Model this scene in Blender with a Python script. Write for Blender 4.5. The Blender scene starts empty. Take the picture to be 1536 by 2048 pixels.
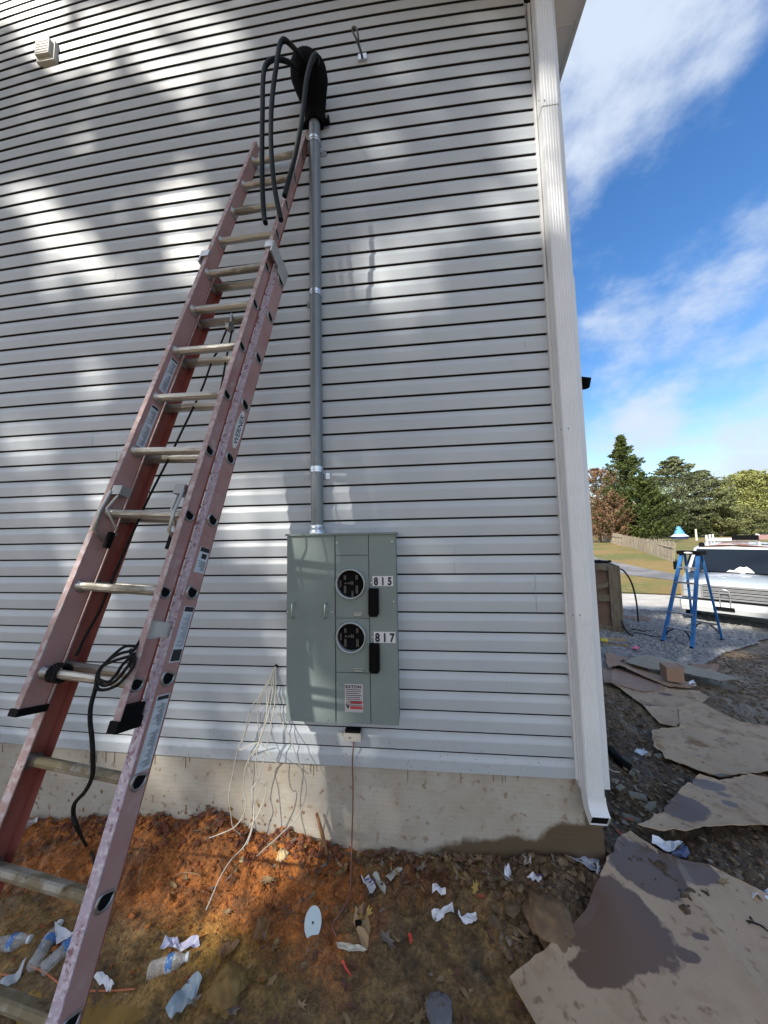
import bpy, bmesh, math, random
import numpy as np
from mathutils import Vector, Matrix
R = math.radians
random.seed(7); rng = np.random.default_rng(7)
sc = bpy.context.scene
COL = sc.collection

# ------------------------------------------------------------------ camera, world, sun, exposure
CAM = np.array([-0.8657, -1.9671, 1.3750])
CR = np.array([0.99447007, 0.10348186, -0.01791073])
CU = np.array([0.02584392, -0.07583799, 0.99678518])
CF = np.array([-0.10179087, 0.9917359, 0.07809299])
FPX = 620.0
cd = bpy.data.cameras.new('camera'); cam = bpy.data.objects.new('camera', cd); COL.objects.link(cam)
cd.sensor_fit = 'HORIZONTAL'; cd.sensor_width = 36; cd.lens = 36 * FPX / 1536; cd.clip_start = .02; cd.clip_end = 2000
cam.matrix_world = Matrix(((CR[0], CU[0], -CF[0], CAM[0]), (CR[1], CU[1], -CF[1], CAM[1]), (CR[2], CU[2], -CF[2], CAM[2]), (0, 0, 0, 1)))
sc.camera = cam
SUN = np.array([-.85, -1.0, 1.05]); SUN /= np.linalg.norm(SUN)
sl = bpy.data.lights.new('sun', 'SUN'); sl.energy = 3.8; sl.angle = R(.8); sl.color = (1, .93, .82)
so = bpy.data.objects.new('sun', sl); COL.objects.link(so)
so.rotation_euler = Vector(SUN).to_track_quat('Z', 'Y').to_euler()
sc.view_settings.view_transform = 'Standard'; sc.view_settings.look = 'None'
sc.view_settings.exposure = 0.95; sc.view_settings.gamma = 1
w = bpy.data.worlds.new('World'); sc.world = w; w.use_nodes = True


def ray(px, py):
    v = CF * FPX + CR * (px - 768) - CU * (py - 1024)
    return v / np.linalg.norm(v)


def build_world():
    nt = w.node_tree; N = nt.nodes; L = nt.links
    bg = N['Background']; bg.inputs[1].default_value = .15
    sky = N.new('ShaderNodeTexSky'); sky.sky_type = 'NISHITA'; sky.sun_disc = False
    sky.sun_elevation = math.asin(SUN[2]); sky.sun_rotation = math.atan2(SUN[0], SUN[1]); sky.air_density = 1.3; sky.dust_density = .4; sky.ozone_density = 2.5
    hs = N.new('ShaderNodeHueSaturation'); hs.inputs['Hue'].default_value = .508; hs.inputs['Saturation'].default_value = 1.3; hs.inputs['Value'].default_value = .74
    L.new(sky.outputs[0], hs.inputs['Color'])
    tc = N.new('ShaderNodeTexCoord')
    nz = N.new('ShaderNodeTexNoise'); nz.inputs['Scale'].default_value = 6.5; nz.inputs['Detail'].default_value = 9; nz.inputs['Roughness'].default_value = .6
    nz.inputs['Distortion'].default_value = .0
    mp = N.new('ShaderNodeMapping'); mp.inputs['Scale'].default_value = (1, 1, 1.7)
    L.new(tc.outputs['Generated'], mp.inputs[0]); L.new(mp.outputs[0], nz.inputs['Vector'])
    # a soft warp so that cloud banks have ragged borders
    wz = N.new('ShaderNodeTexNoise'); wz.inputs['Scale'].default_value = 6; wz.inputs['Detail'].default_value = 4
    L.new(tc.outputs['Generated'], wz.inputs['Vector'])
    ws = N.new('ShaderNodeVectorMath'); ws.operation = 'SCALE'; ws.inputs['Scale'].default_value = .16
    wm = N.new('ShaderNodeVectorMath'); wm.operation = 'SUBTRACT'; wm.inputs[1].default_value = (.5, .5, .5)
    L.new(wz.outputs['Color'], wm.inputs[0]); L.new(wm.outputs[0], ws.inputs[0])
    wa = N.new('ShaderNodeVectorMath'); wa.operation = 'ADD'; L.new(tc.outputs['Generated'], wa.inputs[0]); L.new(ws.outputs[0], wa.inputs[1])
    acc = None
    for (px, py, r, s) in [(1190, 60, .24, 1.0), (1330, -20, .22, .9), (1250, 200, .10, .5), (1440, 40, .14, .45), (1480, 430, .13, .45), (1250, 650, .15, .6), (1420, 615, .13, .62),
                           (1220, 770, .14, .5), (1300, 860, .17, .8), (1500, 890, .10, .75), (1170, 930, .2, .6), (1480, 960, .12, .9), (1510, 745, .07, .45), (1900, 800, .4, .8)]:
        d = N.new('ShaderNodeVectorMath'); d.operation = 'DISTANCE'; L.new(wa.outputs[0], d.inputs[0]); d.inputs[1].default_value = tuple(ray(px, py))
        m = N.new('ShaderNodeMapRange'); m.interpolation_type = 'SMOOTHSTEP'; m.inputs['From Min'].default_value = r * 1.25; m.inputs['From Max'].default_value = r * .1
        m.inputs['To Max'].default_value = s
        L.new(d.outputs['Value'], m.inputs['Value'])
        if acc is None: acc = m.outputs[0]
        else:
            a = N.new('ShaderNodeMath'); a.operation = 'MAXIMUM'; L.new(acc, a.inputs[0]); L.new(m.outputs[0], a.inputs[1]); acc = a.outputs[0]
    n2 = N.new('ShaderNodeMapRange'); n2.inputs['From Min'].default_value = .3; n2.inputs['From Max'].default_value = .7; n2.inputs['To Min'].default_value = -.42; n2.inputs['To Max'].default_value = .36
    L.new(nz.outputs[0], n2.inputs['Value'])
    ad = N.new('ShaderNodeMath'); ad.operation = 'ADD'; L.new(acc, ad.inputs[0]); L.new(n2.outputs[0], ad.inputs[1])
    mr = N.new('ShaderNodeMapRange'); mr.interpolation_type = 'SMOOTHSTEP'; mr.inputs['From Min'].default_value = .1; mr.inputs['From Max'].default_value = 1.1; mr.inputs['To Max'].default_value = .95
    L.new(ad.outputs[0], mr.inputs['Value'])
    mx = N.new('ShaderNodeMix'); mx.data_type = 'RGBA'; L.new(mr.outputs[0], mx.inputs['Factor']); L.new(hs.outputs[0], mx.inputs['A']); mx.inputs['B'].default_value = (2.55, 2.9, 3.45, 1)
    # brighter haze added to the unseen sky behind the viewer, as fill for the shade
    dt = N.new('ShaderNodeVectorMath'); dt.operation = 'DOT_PRODUCT'; L.new(tc.outputs['Generated'], dt.inputs[0]); dt.inputs[1].default_value = (-.45, -.85, .28)
    bk = N.new('ShaderNodeMapRange'); bk.interpolation_type = 'SMOOTHSTEP'; bk.inputs['From Min'].default_value = -.05; bk.inputs['From Max'].default_value = .75; bk.inputs['To Max'].default_value = .8; L.new(dt.outputs['Value'], bk.inputs['Value'])
    m9 = N.new('ShaderNodeMix'); m9.data_type = 'RGBA'; L.new(bk.outputs[0], m9.inputs['Factor']); L.new(mx.outputs['Result'], m9.inputs['A']); m9.inputs['B'].default_value = (4.5, 4.65, 5.1, 1)
    L.new(m9.outputs['Result'], bg.inputs[0])


build_world()


# ------------------------------------------------------------------ pixel <-> place
def on_wall(px, py, y=0.0):
    d = ray(px, py); t = (y - CAM[1]) / d[1]; return CAM + d * t


def on_plane(px, py, z):
    d = ray(px, py); t = (z - CAM[2]) / d[2]; return CAM + d * t


def vn(x, y, s, seed=0):
    x = np.asarray(x, float) * s + seed * 17.3; y = np.asarray(y, float) * s + seed * 9.1
    xi = np.floor(x).astype(np.int64); yi = np.floor(y).astype(np.int64); fx = x - xi; fy = y - yi
    def h(a, b):
        n = (a * 374761393 + b * 668265263 + seed * 1442695) & 0x7fffffff
        n = ((n ^ (n >> 13)) * 1274126177) & 0x7fffffff
        return ((n ^ (n >> 16)) & 0xffff) / 65535.0
    ux = fx * fx * (3 - 2 * fx); uy = fy * fy * (3 - 2 * fy)
    return (h(xi, yi) * (1 - ux) + h(xi + 1, yi) * ux) * (1 - uy) + (h(xi, yi + 1) * (1 - ux) + h(xi + 1, yi + 1) * ux) * uy


def fbm(x, y, s, seed=0, o=4):
    r = 0; a = .5
    for k in range(o): r = r + a * vn(x, y, s * 2 ** k, seed + k); a *= .5
    return r / (1 - .5 ** o)


KT = [-50, 0, 3, 6.3, 9.5, 14, 21, 34, 60, 90, 400]
KZ = [-.52, -.49, -.58, -.86, -1.0, -.97, -.45, .0, .12, .2, 1.5]


def ground_h(x, y, fine=True):
    x = np.asarray(x, float); y = np.asarray(y, float)
    t = .67 * x + .74 * y
    z = np.interp(t, KT, KZ)
    near = np.exp(-np.maximum(0, np.hypot(x + 1, (y + .3)) - 2.5) ** 2 / 4)
    def g(cx, cy, sx, sy, a): return a * np.exp(-((x - cx) / sx) ** 2 - ((y - cy) / sy) ** 2)
    z = z + g(-2.55, .0, .33, .16, .09) + g(-2.98, -.05, .3, .22, .05) + g(-2.12, -.02, .17, .12, .12) + g(-1.68, -.0, .16, .10, .075) + g(-1.9, -.02, .4, .2, .03)
    z = z + g(.1, .1, .35, .4, .05) - g(-1.7, -.95, .9, .25, .05) - g(-2.6, -.75, .4, .2, .035) + g(-.25, -.12, .25, .2, .03)
    if fine:
        amp = .02 * near + .012
        z = z + amp * (fbm(x, y, 3.1, 3, 3) - .5) * 2.2
        z = z + near * .016 * (fbm(x, y, 18, 5, 3) - .5) * (1 + 2.0 * (y > -.45))
        z = z + near * .010 * np.maximum(0, fbm(x, y, 45, 8, 2) - .52) * 4 * (1.2 + (y > -.35))
    return z


def tp(px, py, dz=0.0, fine=True):
    d = ray(px, py); t = np.geomspace(.4, 260, 1400); P = CAM[None] + d[None] * t[:, None]
    gap = P[:, 2] - ground_h(P[:, 0], P[:, 1], fine) - dz; i = int(np.argmax(gap <= 0)); i = max(i, 1)
    g0, g1 = gap[i - 1], gap[i]; tt = t[i - 1] + (t[i] - t[i - 1]) * g0 / (g0 - g1) if g0 != g1 else t[i]
    return CAM + d * tt


# ------------------------------------------------------------------ materials
MATS = {}


def mat(name, col, rough=.6, metal=0.0, col2=None, vs=5.0, vlo=.35, vhi=.65, bump=0.0, bs=60.0, bd=.01, stretch=(1, 1, 1), spec=.5, alpha=1.0, trans=0.0, col3=None, vs3=30.0, lo3=.6, hi3=.7, rough2=None, coord='Object', detail=5, emis=None):
    if name in MATS: return MATS[name]
    m = bpy.data.materials.new(name); m.use_nodes = True; nt = m.node_tree; N = nt.nodes; L = nt.links
    b = N['Principled BSDF']; b.inputs['Base Color'].default_value = (*col, 1); b.inputs['Roughness'].default_value = rough; b.inputs['Metallic'].default_value = metal
    b.inputs['Specular IOR Level'].default_value = spec
    if trans: b.inputs['Transmission Weight'].default_value = trans
    tc = N.new('ShaderNodeTexCoord'); mp = N.new('ShaderNodeMapping'); mp.inputs['Scale'].default_value = stretch
    L.new(tc.outputs[coord], mp.inputs[0])
    out = None
    def noise(s, d=detail):
        n = N.new('ShaderNodeTexNoise'); n.inputs['Scale'].default_value = s; n.inputs['Detail'].default_value = d; n.inputs['Roughness'].default_value = .6; L.new(mp.outputs[0], n.inputs['Vector']); return n
    def mrange(src, lo, hi):
        r = N.new('ShaderNodeMapRange'); r.interpolation_type = 'SMOOTHSTEP'; r.inputs['From Min'].default_value = lo; r.inputs['From Max'].default_value = hi; L.new(src, r.inputs['Value']); return r
    if col2 is not None:
        n = noise(vs); r = mrange(n.outputs[0], vlo, vhi)
        mx = N.new('ShaderNodeMix'); mx.data_type = 'RGBA'; mx.inputs['A'].default_value = (*col, 1); mx.inputs['B'].default_value = (*col2, 1); L.new(r.outputs[0], mx.inputs['Factor']); out = mx.outputs['Result']
        if rough2 is not None:
            rr = N.new('ShaderNodeMapRange'); rr.inputs['To Min'].default_value = rough; rr.inputs['To Max'].default_value = rough2; L.new(r.outputs[0], rr.inputs['Value']); L.new(rr.outputs[0], b.inputs['Roughness'])
    if col3 is not None:
        n = noise(vs3); r = mrange(n.outputs[0], lo3, hi3)
        mx = N.new('ShaderNodeMix'); mx.data_type = 'RGBA'
        if out: L.new(out, mx.inputs['A'])
        else: mx.inputs['A'].default_value = (*col, 1)
        mx.inputs['B'].default_value = (*col3, 1); L.new(r.outputs[0], mx.inputs['Factor']); out = mx.outputs['Result']
    if out: L.new(out, b.inputs['Base Color'])
    if bump:
        n = noise(bs, 4); bp = N.new('ShaderNodeBump'); bp.inputs['Strength'].default_value = bump; bp.inputs['Distance'].default_value = bd; L.new(n.outputs[0], bp.inputs['Height']); L.new(bp.outputs[0], b.inputs['Normal'])
    MATS[name] = m; return m


def mat_spots(name, base, spots, wet, rough=.85, wrough=.35, noise=.5, nsc=7.0, bump=.15, col2=None, dirt=None, extra=None, dirtamt=.25, soft=.04):
    """base colour with stains: spots = [(centre, (rx,ry,rz), strength)] in world metres; the stain border is broken by noise."""
    m = bpy.data.materials.new(name); m.use_nodes = True; nt = m.node_tree; N = nt.nodes; L = nt.links; b = N['Principled BSDF']
    g = N.new('ShaderNodeNewGeometry')
    nz = N.new('ShaderNodeTexNoise'); nz.inputs['Scale'].default_value = nsc; nz.inputs['Detail'].default_value = 8; nz.inputs['Roughness'].default_value = .62; L.new(g.outputs['Position'], nz.inputs['Vector'])
    acc = None
    for c, r, s in spots:
        mp = N.new('ShaderNodeMapping'); mp.vector_type = 'POINT'
        mp.inputs['Location'].default_value = tuple(-c[i] / r[i] for i in range(3)); mp.inputs['Scale'].default_value = tuple(1 / r[i] for i in range(3))
        L.new(g.outputs['Position'], mp.inputs[0])
        gr = N.new('ShaderNodeVectorMath'); gr.operation = 'LENGTH'; L.new(mp.outputs[0], gr.inputs[0])
        mr = N.new('ShaderNodeMapRange'); mr.inputs['From Min'].default_value = 1.3; mr.inputs['From Max'].default_value = .3; mr.inputs['To Max'].default_value = s; L.new(gr.outputs['Value'], mr.inputs['Value'])
        if acc is None: acc = mr.outputs[0]
        else:
            a = N.new('ShaderNodeMath'); a.operation = 'MAXIMUM'; L.new(acc, a.inputs[0]); L.new(mr.outputs[0], a.inputs[1]); acc = a.outputs[0]
    sb = N.new('ShaderNodeMath'); sb.operation = 'MULTIPLY_ADD'; L.new(nz.outputs[0], sb.inputs[0]); sb.inputs[1].default_value = noise * 2; sb.inputs[2].default_value = -noise
    ad = N.new('ShaderNodeMath'); ad.operation = 'ADD'; L.new(sb.outputs[0], ad.inputs[0])
    if acc is not None: L.new(acc, ad.inputs[1])
    th = N.new('ShaderNodeMapRange'); th.interpolation_type = 'SMOOTHSTEP'; th.inputs['From Min'].default_value = .40 - soft; th.inputs['From Max'].default_value = .40 + soft; L.new(ad.outputs[0], th.inputs['Value'])
    src = None
    n2 = N.new('ShaderNodeTexNoise'); n2.inputs['Scale'].default_value = 3.2; n2.inputs['Detail'].default_value = 9; n2.inputs['Roughness'].default_value = .65; L.new(g.outputs['Position'], n2.inputs['Vector'])
    m1 = N.new('ShaderNodeMix'); m1.data_type = 'RGBA'; m1.inputs['A'].default_value = (*base, 1); m1.inputs['B'].default_value = (*(col2 or base), 1)
    r1 = N.new('ShaderNodeMapRange'); r1.inputs['From Min'].default_value = .4; r1.inputs['From Max'].default_value = .62; L.new(n2.outputs[0], r1.inputs['Value']); L.new(r1.outputs[0], m1.inputs['Factor']); src = m1.outputs['Result']
    if dirt:
        n3 = N.new('ShaderNodeTexNoise'); n3.inputs['Scale'].default_value = 24; n3.inputs['Detail'].default_value = 6; L.new(g.outputs['Position'], n3.inputs['Vector'])
        r3 = N.new('ShaderNodeMapRange'); r3.inputs['From Min'].default_value = .60; r3.inputs['From Max'].default_value = .70; r3.inputs['To Max'].default_value = .8; L.new(n3.outputs[0], r3.inputs['Value'])
        n4 = N.new('ShaderNodeTexNoise'); n4.inputs['Scale'].default_value = 5.5; n4.inputs['Detail'].default_value = 9; n4.inputs['Roughness'].default_value = .7; L.new(g.outputs['Position'], n4.inputs['Vector'])
        r4 = N.new('ShaderNodeMapRange'); r4.inputs['From Min'].default_value = .52; r4.inputs['From Max'].default_value = .66; r4.inputs['To Max'].default_value = dirtamt; L.new(n4.outputs[0], r4.inputs['Value'])
        m4 = N.new('ShaderNodeMix'); m4.data_type = 'RGBA'; L.new(src, m4.inputs['A']); m4.inputs['B'].default_value = (dirt[0] * .95, dirt[1] * .85, dirt[2] * .6, 1); L.new(r4.outputs[0], m4.inputs['Factor']); src = m4.outputs['Result']
        m3 = N.new('ShaderNodeMix'); m3.data_type = 'RGBA'; L.new(src, m3.inputs['A']); m3.inputs['B'].default_value = (*dirt, 1); L.new(r3.outputs[0], m3.inputs['Factor']); src = m3.outputs['Result']
    m2 = N.new('ShaderNodeMix'); m2.data_type = 'RGBA'; L.new(src, m2.inputs['A']); m2.inputs['B'].default_value = (*wet, 1); L.new(th.outputs[0], m2.inputs['Factor']); L.new(m2.outputs['Result'], b.inputs['Base Color'])
    rr = N.new('ShaderNodeMapRange'); rr.inputs['To Min'].default_value = rough; rr.inputs['To Max'].default_value = wrough; L.new(th.outputs[0], rr.inputs['Value']); L.new(rr.outputs[0], b.inputs['Roughness'])
    hgt = nz.outputs[0]
    if extra == 'wave':
        wv = N.new('ShaderNodeTexWave'); wv.wave_type = 'BANDS'; wv.bands_direction = 'Z'; wv.inputs['Scale'].default_value = 9; wv.inputs['Distortion'].default_value = 9; wv.inputs['Detail'].default_value = 3; wv.inputs['Detail Scale'].default_value = .8
        mp = N.new('ShaderNodeMapping'); mp.inputs['Scale'].default_value = (.35, 1, 1.3); L.new(g.outputs['Position'], mp.inputs[0]); L.new(mp.outputs[0], wv.inputs['Vector']); hgt = wv.outputs[0]
    bp = N.new('ShaderNodeBump'); bp.inputs['Strength'].default_value = bump; bp.inputs['Distance'].default_value = .01; L.new(hgt, bp.inputs['Height']); L.new(bp.outputs[0], b.inputs['Normal'])
    return m


siding_m = mat('vinyl siding', (.44, .48, .515), .42, col2=(.405, .445, .485), vs=1.6, bump=.05, bs=8, bd=.01)
trim_m = mat('white trim', (.70, .725, .745), .42, col2=(.64, .665, .69), vs=2.0)
soffit_m = mat('soffit vinyl', (.78, .77, .77), .5, col2=(.72, .71, .71), vs=2)
fascia_m = mat('gutter metal', (.55, .56, .57), .4)
meter_m = mat('grey green enamel', (.195, .238, .232), .42, spec=.35, col2=(.178, .22, .215), vs=3.5, bump=.03, bs=120)
meterd_m = mat('enamel edge', (.15, .195, .19), .45)
seam_m = mat('dark seam', (.006, .007, .008), .9, spec=.1)
black_m = mat('black plastic', (.004, .004, .005), .6, spec=.08)
head_m = mat('matt black casting', (.004, .004, .005), .75, spec=.06, bump=.2, bs=50)
rubber_m = mat('cable rubber', (.006, .009, .0085), .5, spec=.14)
zinc_m = mat('zinc plate', (.62, .66, .70), .28, .9, bump=.05, bs=80)
pvc_m = mat('galvanised conduit', (.20, .225, .24), .42, .3, col2=(.165, .19, .205), vs=6, stretch=(1, 1, .3))
white_m = mat('white wire jacket', (.58, .56, .50), .55, col2=(.42, .38, .31), vs=7)
copper_m = mat('copper wire', (.26, .12, .09), .5, .3)
jboxm = mat('grey plastic box', (.42, .40, .37), .5)
alu_m = mat('worn aluminium', (.42, .41, .38), .42, .75, col2=(.24, .225, .19), vs=14, vlo=.48, vhi=.62, bump=.35, bs=60, stretch=(.25, 1, 1), rough2=.75, coord='Object')
mud_alu_m = mat('muddy aluminium', (.20, .165, .10), .75, .35, col2=(.30, .28, .24), vs=12, vlo=.45, vhi=.6, bump=.5, bs=40, rough2=.5, col3=(.09, .055, .02), vs3=18, lo3=.58, hi3=.7)
fer_m = mat('cast ferrule', (.33, .34, .34), .4, .8, bump=.2, bs=70)
fib_m = mat('faded red fibreglass', (.37, .225, .21), .6, col2=(.32, .17, .155), vs=5, vlo=.4, vhi=.65, bump=.12, bs=90, col3=(.42, .34, .34), vs3=11, lo3=.56, hi3=.75)
fuzz_m = mat('bloomed fibreglass', (.33, .235, .225), .85, col2=(.43, .37, .38), vs=34, vlo=.45, vhi=.62, bump=.6, bs=90, bd=.006, col3=(.19, .12, .10), vs3=60, lo3=.63, hi3=.72)
bloom_m = mat('white bloom on fibreglass', (.44, .37, .43), .95, col2=(.24, .13, .15), vs=38, vlo=.52, vhi=.66, bump=.9, bs=80, bd=.008, col3=(.56, .50, .55), vs3=70, lo3=.5, hi3=.6)
red_m = mat('unfaded red fibreglass', (.215, .048, .034), .5, col2=(.27, .085, .065), vs=7, bump=.1, bs=60)
rope_m = mat('dark braided rope', (.022, .022, .021), .9, spec=.1, col2=(.012, .012, .012), vs=120, vlo=.45, vhi=.55, bump=.6, bs=200)
tanrope_m = mat('tan rope end', (.22, .15, .07), .9, col2=(.1, .07, .03), vs=120)
paper_m = mat('white paper', (.74, .75, .78), .75, col2=(.62, .62, .64), vs=20, bump=.1, bs=30)
tag_m = mat('label paper', (.55, .60, .66), .55, col2=(.45, .50, .56), vs=30)
ink_m = mat('black ink', (.012, .013, .02), .6)
plate_m = mat('number plate white', (.58, .60, .62), .55)
redink_m = mat('red ink', (.42, .05, .06), .6)
glass_m = mat('van glass', (.006, .011, .018), .06, spec=.42)
vwhite_m = mat('aged white van paint', (.55, .57, .575), .35, col2=(.44, .46, .465), vs=2.5, vlo=.5, vhi=.7)
vhood_m = mat('peeling hood paint', (.68, .70, .71), .6, col2=(.33, .38, .41), vs=.9, vlo=.50, vhi=.54)
vroof_m = mat('rusty roof paint', (.30, .16, .13), .7, col2=(.62, .62, .62), vs=3, vlo=.5, vhi=.62)
chrome_m = mat('dull chrome', (.55, .56, .57), .3, .7)
grille_m = mat('grille grey', (.34, .35, .36), .45)
blue_m = mat('blue fibreglass', (.022, .13, .38), .45, col2=(.04, .19, .46), vs=6, bump=.05)
stepalu_m = mat('step aluminium', (.40, .40, .40), .45, .6)
oldwood_m = mat('weathered fence wood', (.40, .34, .25), .85, col2=(.25, .21, .16), vs=5, stretch=(5, 5, .35), bump=.5, bs=20)
cratew_m = mat('crate timber', (.23, .19, .13), .85, col2=(.15, .12, .08), vs=8, stretch=(3, 3, .5), bump=.4)
cratep_m = mat('crate plywood', (.17, .10, .07), .85, col2=(.22, .14, .10), vs=5)
pallet_m = mat('scrap wood', (.36, .25, .14), .85, col2=(.25, .17, .09), vs=9)
pink_m = mat('pink plastic', (.75, .16, .24), .6)
redp_m = mat('red plastic', (.60, .06, .04), .5)
bark_m = mat('bark', (.10, .075, .055), .9, col2=(.16, .13, .10), vs=9, bump=.6)
twig_m = mat('dry twig', (.30, .17, .09), .85, col2=(.19, .11, .06), vs=20)
stake_m = mat('wood stake', (.34, .17, .07), .85, col2=(.22, .11, .05), vs=20, bump=.4)
rock_m = mat('grey gravel', (.30, .30, .29), .9, col2=(.19, .19, .19), vs=14, vlo=.4, vhi=.6, bump=.3)
clod_m = mat('red clay clods', (.36, .12, .028), .95, col2=(.20, .065, .02), vs=14, bump=.5)
clodb_m = mat('brown clods', (.16, .108, .06), .95, col2=(.09, .06, .036), vs=14, bump=.5, col3=(.2, .17, .12), vs3=9, lo3=.6, hi3=.66)
bottle_m = mat('clear plastic', (.88, .92, .94), .12, trans=.85, spec=.7)
_b = bottle_m.node_tree.nodes['Principled BSDF']; _b.inputs['Transmission Weight'].default_value = 0; _b.inputs['Alpha'].default_value = .22; _b.inputs['Roughness'].default_value = .05
blab_m = mat('blue bottle label', (.05, .16, .40), .4, col2=(.42, .46, .52), vs=38, vlo=.5, vhi=.55)
yel_m = mat('yellow tape', (.55, .45, .06), .5)
disc_m = mat('pale blue disc', (.48, .58, .60), .45)
tarp_m = mat('blue grey plastic film', (.25, .33, .38), .3, col2=(.38, .44, .47), vs=14, bump=.4, bs=25)


# ------------------------------------------------------------------ objects
ROOT = {}


def tag(o, label=None, cat=None, group=None, kind=None):
    if label: o['label'] = label
    if cat: o['category'] = cat
    if group: o['group'] = group
    if kind: o['kind'] = kind
    return o


def thing(name, loc, label, cat, group=None):
    o = bpy.data.objects.new(name, None); o.empty_display_size = .1; COL.objects.link(o); o.location = tuple(float(v) for v in loc)
    ROOT[o.name] = np.array(loc, float); return tag(o, label, cat, group)


class MB:
    def __init__(s): s.v = []; s.f = []; s.sm = []
    def add(s, vs, fs, smooth=False):
        n = len(s.v); s.v += [tuple(map(float, p)) for p in vs]; s.f += [tuple(i + n for i in f) for f in fs]; s.sm += [smooth] * len(fs); return s
    def hexa(s, p):  # 8 points: bottom ring 0-3, top ring 4-7
        return s.add(p, [(3, 2, 1, 0), (4, 5, 6, 7), (0, 1, 5, 4), (1, 2, 6, 5), (2, 3, 7, 6), (3, 0, 4, 7)])
    def box(s, c, hx, hy, hz):
        c = np.array(c, float)
        if np.isscalar(hx): hx, hy, hz = np.array([hx, 0, 0]), np.array([0, hy, 0]), np.array([0, 0, hz])
        return s.hexa([c + a * hx + b * hy + d * hz for d in (-1, 1) for a, b in ((-1, -1), (1, -1), (1, 1), (-1, 1))])
    def bb(s, x0, x1, y0, y1, z0, z1): return s.box(((x0 + x1) / 2, (y0 + y1) / 2, (z0 + z1) / 2), (x1 - x0) / 2, (y1 - y0) / 2, (z1 - z0) / 2)
    def tube(s, pts, r, n=8, caps=True, squash=None):
        pts = [np.array(p, float) for p in pts]; m = len(pts); rs = r if hasattr(r, '__len__') else [r] * m
        t0 = pts[1] - pts[0]; t0 /= np.linalg.norm(t0) + 1e-12
        a = np.cross(t0, (0, 0, 1)); a = np.cross(t0, (1, 0, 0)) if np.linalg.norm(a) < .1 else a; a /= np.linalg.norm(a)
        V = []
        for i in range(m):
            t = pts[min(i + 1, m - 1)] - pts[max(i - 1, 0)]; t /= np.linalg.norm(t) + 1e-12
            a = a - t * (a @ t); a /= np.linalg.norm(a) + 1e-12; b = np.cross(t, a)
            for k in range(n):
                an = 2 * math.pi * k / n; V.append(pts[i] + rs[i] * (math.cos(an) * a + math.sin(an) * b))
        F = [(i * n + k, i * n + (k + 1) % n, (i + 1) * n + (k + 1) % n, (i + 1) * n + k) for i in range(m - 1) for k in range(n)]
        s.add(V, F, True)
        if caps: s.add([V[k] for k in range(n)], [tuple(range(n))[::-1]]); s.add([V[(m - 1) * n + k] for k in range(n)], [tuple(range(n))])
        return s
    def loft(s, rings, caps=True, smooth=True):
        n = len(rings[0]); V = [p for r in rings for p in r]
        s.add(V, [(i * n + k, i * n + (k + 1) % n, (i + 1) * n + (k + 1) % n, (i + 1) * n + k) for i in range(len(rings) - 1) for k in range(n)], smooth)
        if caps: s.add(rings[0], [tuple(range(n))[::-1]]); s.add(rings[-1], [tuple(range(n))])
        return s
    def prism(s, poly, d):  # polygon of 3-D points extruded by vector d
        n = len(poly); poly = [np.array(p, float) for p in poly]; d = np.array(d, float)
        V = poly + [p + d for p in poly]
        return s.add(V, [tuple(range(n))[::-1], tuple(range(n, 2 * n))] + [(k, (k + 1) % n, n + (k + 1) % n, n + k) for k in range(n)])
    def build(s, name, m, parent=None, label=None):
        me = bpy.data.meshes.new(name)
        if parent is None:
            off = np.zeros(3)
        else: off = ROOT[parent.name]
        V = np.array(s.v) - off
        me.from_pydata(V.tolist(), [], s.f); me.polygons.foreach_set('use_smooth', s.sm)
        for mm in (m if isinstance(m, (list, tuple)) else [m]): me.materials.append(mm)
        me.update()
        o = bpy.data.objects.new(name, me); COL.objects.link(o)
        if parent is not None: o.parent = parent
        ROOT[o.name] = off if parent is not None else np.zeros(3)
        if label: o['label'] = label
        return o


def recentre(o):
    """top-level mesh: put its origin at the base of its own shape"""
    me = o.data; n = len(me.vertices); c = np.empty(n * 3); me.vertices.foreach_get('co', c); c = c.reshape(-1, 3)
    p = np.array([(c[:, 0].min() + c[:, 0].max()) / 2, (c[:, 1].min() + c[:, 1].max()) / 2, c[:, 2].min()])
    me.vertices.foreach_set('co', (c - p).ravel()); me.update(); o.location = tuple(p); ROOT[o.name] = p; return o


def fastmesh(name, V, Fq, mats, mi=None, parent=None, off=None, smooth=False, k=4):
    me = bpy.data.meshes.new(name); V = np.asarray(V, np.float32); Fq = np.asarray(Fq, np.int32)
    if parent is not None: V = V - ROOT[parent.name]
    me.vertices.add(len(V)); me.vertices.foreach_set('co', V.ravel())
    me.loops.add(Fq.size); me.loops.foreach_set('vertex_index', Fq.ravel())
    me.polygons.add(len(Fq)); me.polygons.foreach_set('loop_start', np.arange(0, Fq.size, k)); me.polygons.foreach_set('loop_total', np.full(len(Fq), k))
    for m in mats: me.materials.append(m)
    if mi is not None: me.polygons.foreach_set('material_index', np.asarray(mi, np.int32))
    me.polygons.foreach_set('use_smooth', np.full(len(Fq), smooth)); me.update(calc_edges=True); me.validate()
    o = bpy.data.objects.new(name, me); COL.objects.link(o)
    if parent is not None: o.parent = parent; ROOT[o.name] = ROOT[parent.name]
    else: ROOT[o.name] = np.zeros(3)
    return o


def spline(pts, n=6):
    P = [np.array(p, float) for p in pts]; P = [2 * P[0] - P[1]] + P + [2 * P[-1] - P[-2]]; out = []
    for i in range(1, len(P) - 2):
        for k in range(n):
            t = k / n; a, b, c, d = P[i - 1:i + 3]
            out.append(.5 * (2 * b + (c - a) * t + (2 * a - 5 * b + 4 * c - d) * t * t + (3 * b - 3 * c + d - a) * t ** 3))
    out.append(P[-2]); return out


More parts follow.
